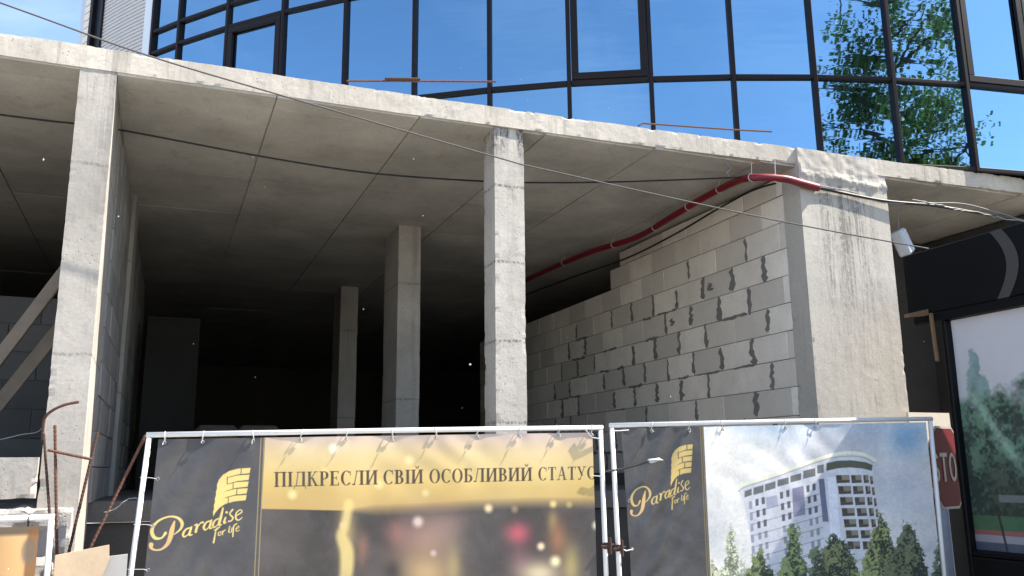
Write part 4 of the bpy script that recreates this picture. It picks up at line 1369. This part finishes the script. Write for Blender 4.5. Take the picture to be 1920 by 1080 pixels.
mesh('arm', v, f, M['brown_wood'], br)
v, f = box_v(6.7401, 6.7615, 5.9947, 6.0261, 2.5895, 3.0503)
v = [(x, y - (2.99 - z) * 0.03, z) for x, y, z in v]
mesh('upright', v, f, M['brown_wood'], br)

# ------------------------------------------------------------------ conduit, cables, rope
cd = empty('conduit', (5.8, 9, 4.75), 'red plastic conduit running along the ceiling out over the pier', 'conduit')
path = smooth_path([(5.55, 14.6, 4.72), (5.56, 12.5, 4.72), (5.66, 10.9, 4.71), (5.86, 9.9, 4.70), (5.80, 8.9, 4.71), (5.79, 8.2, 4.745), (5.74, 7.55, 4.72), (5.70, 7.18, 4.655), (5.99, 7.04, 4.635), (6.23, 7.042, 4.615), (6.47, 7.045, 4.59)], 8)
mesh('pipe', *tube_v(path, 0.041, 10), M['red_pipe'], cd, True)
for q in (4, 12, 20, 28, 36, 44, 56, 62):
    p = path[q]
    ring_ = [(p.x + 0.045 * math.cos(2 * math.pi * i / 12), p.y, p.z + 0.045 * math.sin(2 * math.pi * i / 12)) for i in range(13)]
    V, F = join_vf([tube_v(ring_, 0.005, 5, cap=False), tube_v([(p.x, p.y, p.z + 0.035), (p.x + 0.01, p.y, ZC - 0.01)], 0.004, 5)])
    mesh('pipe_clip', V, F, M['zip'], cd)

def cable(name, label, cat, pts, r, mat, n=6, per=8, group=None, jit=0.0):
    p = smooth_path(pts, per)
    if jit: p = [q + Vector((random.uniform(-jit, jit), random.uniform(-jit, jit), random.uniform(-jit, jit))) for q in p]
    o = mesh(name, *tube_v(p, r, n), mat, None, True)
    return tag(o, label, cat, group)
cable('cable', 'thin black cable slung below the red conduit along the block wall', 'cable', [(5.75, 14.0, 4.6), (5.95, 12.0, 4.60), (6.12, 10.6, 4.60), (6.10, 9.3, 4.62), (6.0, 8.2, 4.64), (5.93, 7.5, 4.63), (5.95, 7.1, 4.60)], 0.012, M['black_cable'])
cable('cable', 'black cable spanning the open bays behind the columns below the ceiling', 'cable', [(-4.5, 8.0, 4.66), (-1.42, 8, 4.629), (-0.85, 8.0, 4.632), (-0.446, 8, 4.622), (0.78, 8, 4.532), (1.8, 8, 4.498), (2.94, 7.95, 4.535), (3.51, 7.9, 4.572), (4.42, 7.75, 4.640), (5.70, 7.30, 4.70)], 0.009, M['black_cable'])
cable('cable', 'thick black cable leaving the red conduit across the pier', 'cable', [(6.42, 7.045, 4.594), (6.66, 7.06, 4.585), (7.37, 7.05, 4.545), (8.10, 7.02, 4.556), (8.865, 7.02, 4.54), (9.57, 7.0, 4.51), (10.8, 6.95, 4.45)], 0.017, M['black_cable'])
cable('cable', 'loose grey cable drooping beside the thick black cable at right', 'cable', [(6.42, 7.03, 4.61), (6.95, 7.055, 4.60), (7.37, 7.045, 4.52), (8.10, 7.01, 4.585), (8.6, 7.0, 4.62), (9.2, 7.0, 4.56), (9.6, 6.98, 4.505), (10.8, 6.93, 4.46)], 0.006, M['grey_cable'])
cable('cable', 'pale frayed cable twisting over the thick black cable at right', 'cable', [(7.75, 7.0, 4.58), (8.2, 7.0, 4.565), (8.45, 7.0, 4.535), (8.8, 7.0, 4.54), (9.2, 7.0, 4.50), (9.6, 6.98, 4.50), (10.8, 6.92, 4.43)], 0.007, M['grey_cable'], jit=0.008)
cable('rope', 'long thin line strung diagonally across the facade down to the kiosk', 'rope', [(-4.6, 6.9, 5.86), (-1.31, 6.9, 5.101), (-0.377, 6.9, 4.882), (0.56, 6.9, 4.721), (2.621, 6.85, 4.381), (3.147, 6.8, 4.294), (5.237, 6.4, 3.94), (6.80, 6.0, 3.685)], 0.0068, M['rope'], per=14)
cable('wire', 'short frayed wire dangling from the soffit near the conduit', 'wire', [(5.35, 7.22, 4.84), (5.41, 7.2, 4.79), (5.45, 7.2, 4.73), (5.40, 7.2, 4.68), (5.43, 7.2, 4.64)], 0.005, M['grey_cable'])
cable('wire', 'thin loose wire crossing the dark bay above the left parapet', 'wire', [(-1.5, 7.5, 1.80), (-1.06, 7.48, 1.90), (-0.95, 7.47, 1.93), (-0.84, 7.46, 1.95), (-0.78, 7.3, 2.0)], 0.004, M['grey_cable'])

# rods lying on the slab edge in front of the glass
def rod(name, label, pts, r, mat, group=None):
    P = []
    pts = [Vector(p) for p in pts]
    for a_, b_ in zip(pts[:-1], pts[1:]):
        k = max(2, int((b_ - a_).length / 0.014))
        P += [a_.lerp(b_, i / k) for i in range(k)]
    P.append(pts[-1])
    o = mesh(name, *tube_v(P, r, 7, rib=0.22), mat, None)
    return tag(o, label, 'rod', group)
G = 'rusty reinforcing rods'
rod('reinforcing_rod', 'long thin rod sticking out level above the slab, left of centre', [(1.403, 7.45, 5.166), (1.831, 7.45, 5.237), (2.884, 7.45, 5.407)], 0.0085, M['rust'], G)
rod('reinforcing_rod', 'short thick rod lapped onto the long rod above the slab', [(1.76, 7.437, 5.244), (2.10, 7.437, 5.298)], 0.012, M['rust_dark'], G)
rod('reinforcing_rod', 'thin rod lying along the slab edge below the mirror glass at right', [(4.40, 7.3, 5.10), (4.456, 7.3, 5.138), (5.559, 7.3, 5.227), (6.112, 7.3, 5.281)], 0.0085, M['rust'], G)
# rods around the foot of the left column
rod('reinforcing_rod', 'upright ribbed rusty rod before the left column', [(-0.545, 6.75, 0.55), (-0.57, 6.75, 1.109), (-0.657, 6.75, 1.969)], 0.0092, M['rust'], G)
rod('reinforcing_rod', 'thin dark rod leaning at the left edge of the left column', [(-0.59, 6.72, 0.9), (-0.637, 6.75, 1.371), (-0.726, 6.8, 1.915)], 0.0082, M['rust_dark'], G)
rod('reinforcing_rod', 'dark rod leaning right across the bright edge of the left column', [(-0.60, 6.75, 0.3), (-0.502, 6.75, 1.106), (-0.388, 6.75, 1.925)], 0.0092, M['rust_dark'], G)
rod('reinforcing_rod', 'rusty crosspiece rod tied between the upright and leaning rods', [(-0.685, 6.728, 1.80), (-0.405, 6.728, 1.735)], 0.0088, M['rust'], G)
rod('reinforcing_rod', 'long rusty rod leaning against the corner of the slogan banner frame', [(-0.60, 6.62, 0.2), (-0.363, 6.60, 1.16), (-0.075, 6.62, 1.90)], 0.0092, M['rust'], G)
bent = [Vector((-0.735, 6.86, 1.87)), Vector((-0.737, 6.84, 1.97)), Vector((-0.727, 6.82, 2.03)), Vector((-0.68, 6.79, 2.075)), Vector((-0.61, 6.77, 2.11)), Vector((-0.522, 6.75, 2.13))]
rod('reinforcing_rod', 'short bent rusty rod curling over the left column', [tuple(q) for q in smooth_path(bent, 5)], 0.009, M['rust'], G)
cable('wire', 'twisted binding wire on the leaning rod with a pale knot', 'wire', [(-0.30, 6.6, 1.38), (-0.24, 6.6, 1.40), (-0.19, 6.59, 1.44), (-0.15, 6.6, 1.47), (-0.10, 6.6, 1.475)], 0.004, M['grey_cable'], jit=0.004)

# boards at the foot of the left column
pl = [(-0.556, 1.128), (-0.245, 1.18), (-0.238, 1.085), (-0.30, 0.90), (-0.34, 0.1), (-0.54, 0.1)]
V = [(x, 6.46, z) for x, z in pl] + [(x, 6.49, z) for x, z in pl]
F = [tuple(range(5, -1, -1)), tuple(range(6, 12))] + [(k, (k + 1) % 6, (k + 1) % 6 + 6, k + 6) for k in range(6)]
tag(mesh('plywood_board', [(a_, b_, c_) for a_, b_, c_ in V], F[:1] and F, M['ply']), 'tan plywood board with a slanted top below the leaning rods', 'board')
pl = [(-0.27, 1.10), (-0.13, 1.112), (-0.12, 0.1), (-0.33, 0.1)]
V = [(x, 6.52, z) for x, z in pl] + [(x, 6.55, z) for x, z in pl]
F = [(3, 2, 1, 0), (4, 5, 6, 7)] + [(k, (k + 1) % 4, (k + 1) % 4 + 4, k + 4) for k in range(4)]
tag(mesh('grey_board', V, F, M['ply_grey']), 'grey board tucked behind the tan plywood by the banner frame', 'board')

# timber braces in the left bay
def timber(label, p0, p1, w, d):
    p0, p1 = Vector(p0), Vector(p1)
    t = (p1 - p0); L = t.length
    v, f = chamfer_v(L, d, w, 0.006)
    q = t.to_track_quat('X', 'Z').to_matrix()
    c = (p0 + p1) / 2
    o = mesh('timber_brace', [tuple(q @ Vector(p) + c) for p in v], f, M['wood'])
    return tag(o, label, 'timber', 'timber braces in the left bay')
timber('upper timber brace slanting behind the left column', (-1.9, 8.15, 1.40), (-0.80, 8.15, 3.40), 0.10, 0.07)
timber('lower shaded timber brace slanting behind the left column', (-1.75, 8.42, 1.40), (-0.80, 8.42, 2.98), 0.11, 0.04)

# pallets of sacks deep in the hall
def pallet(x, y, z, label, sacks):
    root = empty('pallet_stack', (x, y, z), label, 'pallet', 'loaded pallets deep in the hall')
    sl = mesh_data('slat', chamfer_v(1.15, 0.1, 0.022, 0.003), M['wood'])
    bk = mesh_data('bearer', chamfer_v(0.1, 0.95, 0.09, 0.003), M['wood'])
    for k in range(6):
        inst('slat', sl, (x, y - 0.44 + 0.176 * k, z + 0.125), root)
    for dx in (-0.5, 0, 0.5):
        inst('bearer', bk, (x + dx, y, z + 0.06), root)
    sk, sf = chamfer_v(0.54, 0.42, 0.15, 0.05)
    sm = mesh_data('sack', (sk, sf), M['sack'])
    for lay in range(sacks):
        for i in (-1, 1):
            for j in (-1, 1):
                inst('sack', sm, (x + i * 0.28 + random.uniform(-.03, .03), y + j * 0.23 + random.uniform(-.02, .02), z + 0.215 + 0.145 * lay), root, random.uniform(-.1, .1))
pallet(1.05, 13.0, 1.39, 'low pallet of sacks on the dark hall floor beside the partition', 5)
pallet(2.02, 13.6, 1.39, 'second pallet of sacks on the dark hall floor nearer the inner columns', 4)

# ------------------------------------------------------------------ street tree, seen mirrored in the glass
def tree(base, label):
    root = empty('tree', base, label, 'tree')
    r = random.Random(12)
    bx, by, bz = base
    parts = []
    trunk = smooth_path([(bx, by, 0), (bx + 0.1, by, 2.5), (bx - 0.05, by + 0.1, 5), (bx + 0.15, by, 7.5), (bx - 0.1, by + .1, 10.0), (bx - .15, by, 12.6)], 5)
    rad = [0.22 - 0.2 * i / (len(trunk) - 1) for i in range(len(trunk))]
    parts.append(tube_v(trunk, rad, 9))
    tips = []
    for k in range(46):
        z0 = 4.6 + 7.6 * k / 45
        a_ = k * 2.4 + r.uniform(-.4, .4)
        L = (2.3 if z0 < 9 else 2.1 - (z0 - 9) * .35) * r.uniform(0.65, 1.1)
        i0 = min(range(len(trunk)), key=lambda i: abs(trunk[i].z - z0))
        s = trunk[i0]
        e = s + Vector((math.cos(a_) * L, math.sin(a_) * L, L * r.uniform(0.1, 0.7)))
        mid = s.lerp(e, 0.5) + Vector((r.uniform(-.2, .2), r.uniform(-.2, .2), r.uniform(-.05, .3)))
        br_ = smooth_path([s, mid, e], 4)
        parts.append(tube_v(br_, [0.065 * (1 - 0.8 * i / (len(br_) - 1)) for i in range(len(br_))], 6))
        for q in range(8):
            t_ = 0.3 + 0.72 * (q + r.random()) / 8
            c_ = br_[min(int(t_ * (len(br_) - 1) + .5), len(br_) - 1)]
            o_ = Vector((r.gauss(0, .38), r.gauss(0, .38), r.gauss(0.05, .26)))
            if q % 2: parts.append(tube_v([c_, c_ + o_ * .6 + Vector((0, 0, .03)), c_ + o_], [0.02, 0.013, 0.005], 5))
            tips.append((c_ + o_, r.uniform(0.17, 0.32)))
    V, F = join_vf(parts)
    mesh('trunk', V, F, M['bark'], root, True)
    LV, LF = [], []
    for c, sp_ in tips:
        if r.random() < (0.16 if c.z < 9.8 else 0.5): continue
        nl = int(r.uniform(90, 170) * (1.0 if c.z < 9.8 else 0.6))
        for _ in range(nl):
            p = c + Vector((max(-1.5, min(1.5, r.gauss(0, 1))) * sp_, max(-1.5, min(1.5, r.gauss(0, 1))) * sp_, max(-1.5, min(1.5, r.gauss(0, 1))) * sp_ * .6))
            L = r.uniform(0.07, 0.14)
            d = Vector((r.gauss(0, 1), r.gauss(0, 1), r.gauss(-.4, .7))).normalized()
            n_ = d.cross(Vector((r.gauss(0, 1), r.gauss(0, 1), r.gauss(0, 1)))).normalized()
            b = len(LV)
            LV += [tuple(p), tuple(p + d * L * .5 + n_ * L * .33), tuple(p + d * L), tuple(p + d * L * .5 - n_ * L * .33)]
            LF.append((b, b + 1, b + 2, b + 3))
    mesh('crown', LV, LF, M['leaf'], root)
tree((10.6, -1.0, 0.0), 'leafy street tree mirrored in the glass at upper right')

# ------------------------------------------------------------------ drifting poplar fluff
r = random.Random(3)
V, F = [], []
ico_v = [(0, 0, 1), (1, 0, 0), (0, 1, 0), (-1, 0, 0), (0, -1, 0), (0, 0, -1)]
ico_f = [(0, 1, 2), (0, 2, 3), (0, 3, 4), (0, 4, 1), (5, 2, 1), (5, 3, 2), (5, 4, 3), (5, 1, 4)]
for _ in range(110):
    c = Vector((r.uniform(-2.5, 7.0), r.uniform(2.2, 6.1), r.uniform(1.2, 5.6)))
    s = r.choice((0.0014, 0.0016, 0.002, 0.0024, 0.0034))
    b = len(V)
    for p in ico_v:
        V.append((c.x + p[0] * s * r.uniform(.6, 1.4), c.y + p[1] * s * r.uniform(.6, 1.4), c.z + p[2] * s * r.uniform(.6, 1.4)))
    F += [tuple(i + b for i in q) for q in ico_f]
tag(mesh('poplar_fluff', V, F, M['fluff']), 'white seed fluff drifting in the air before the building', 'fluff', kind='stuff')
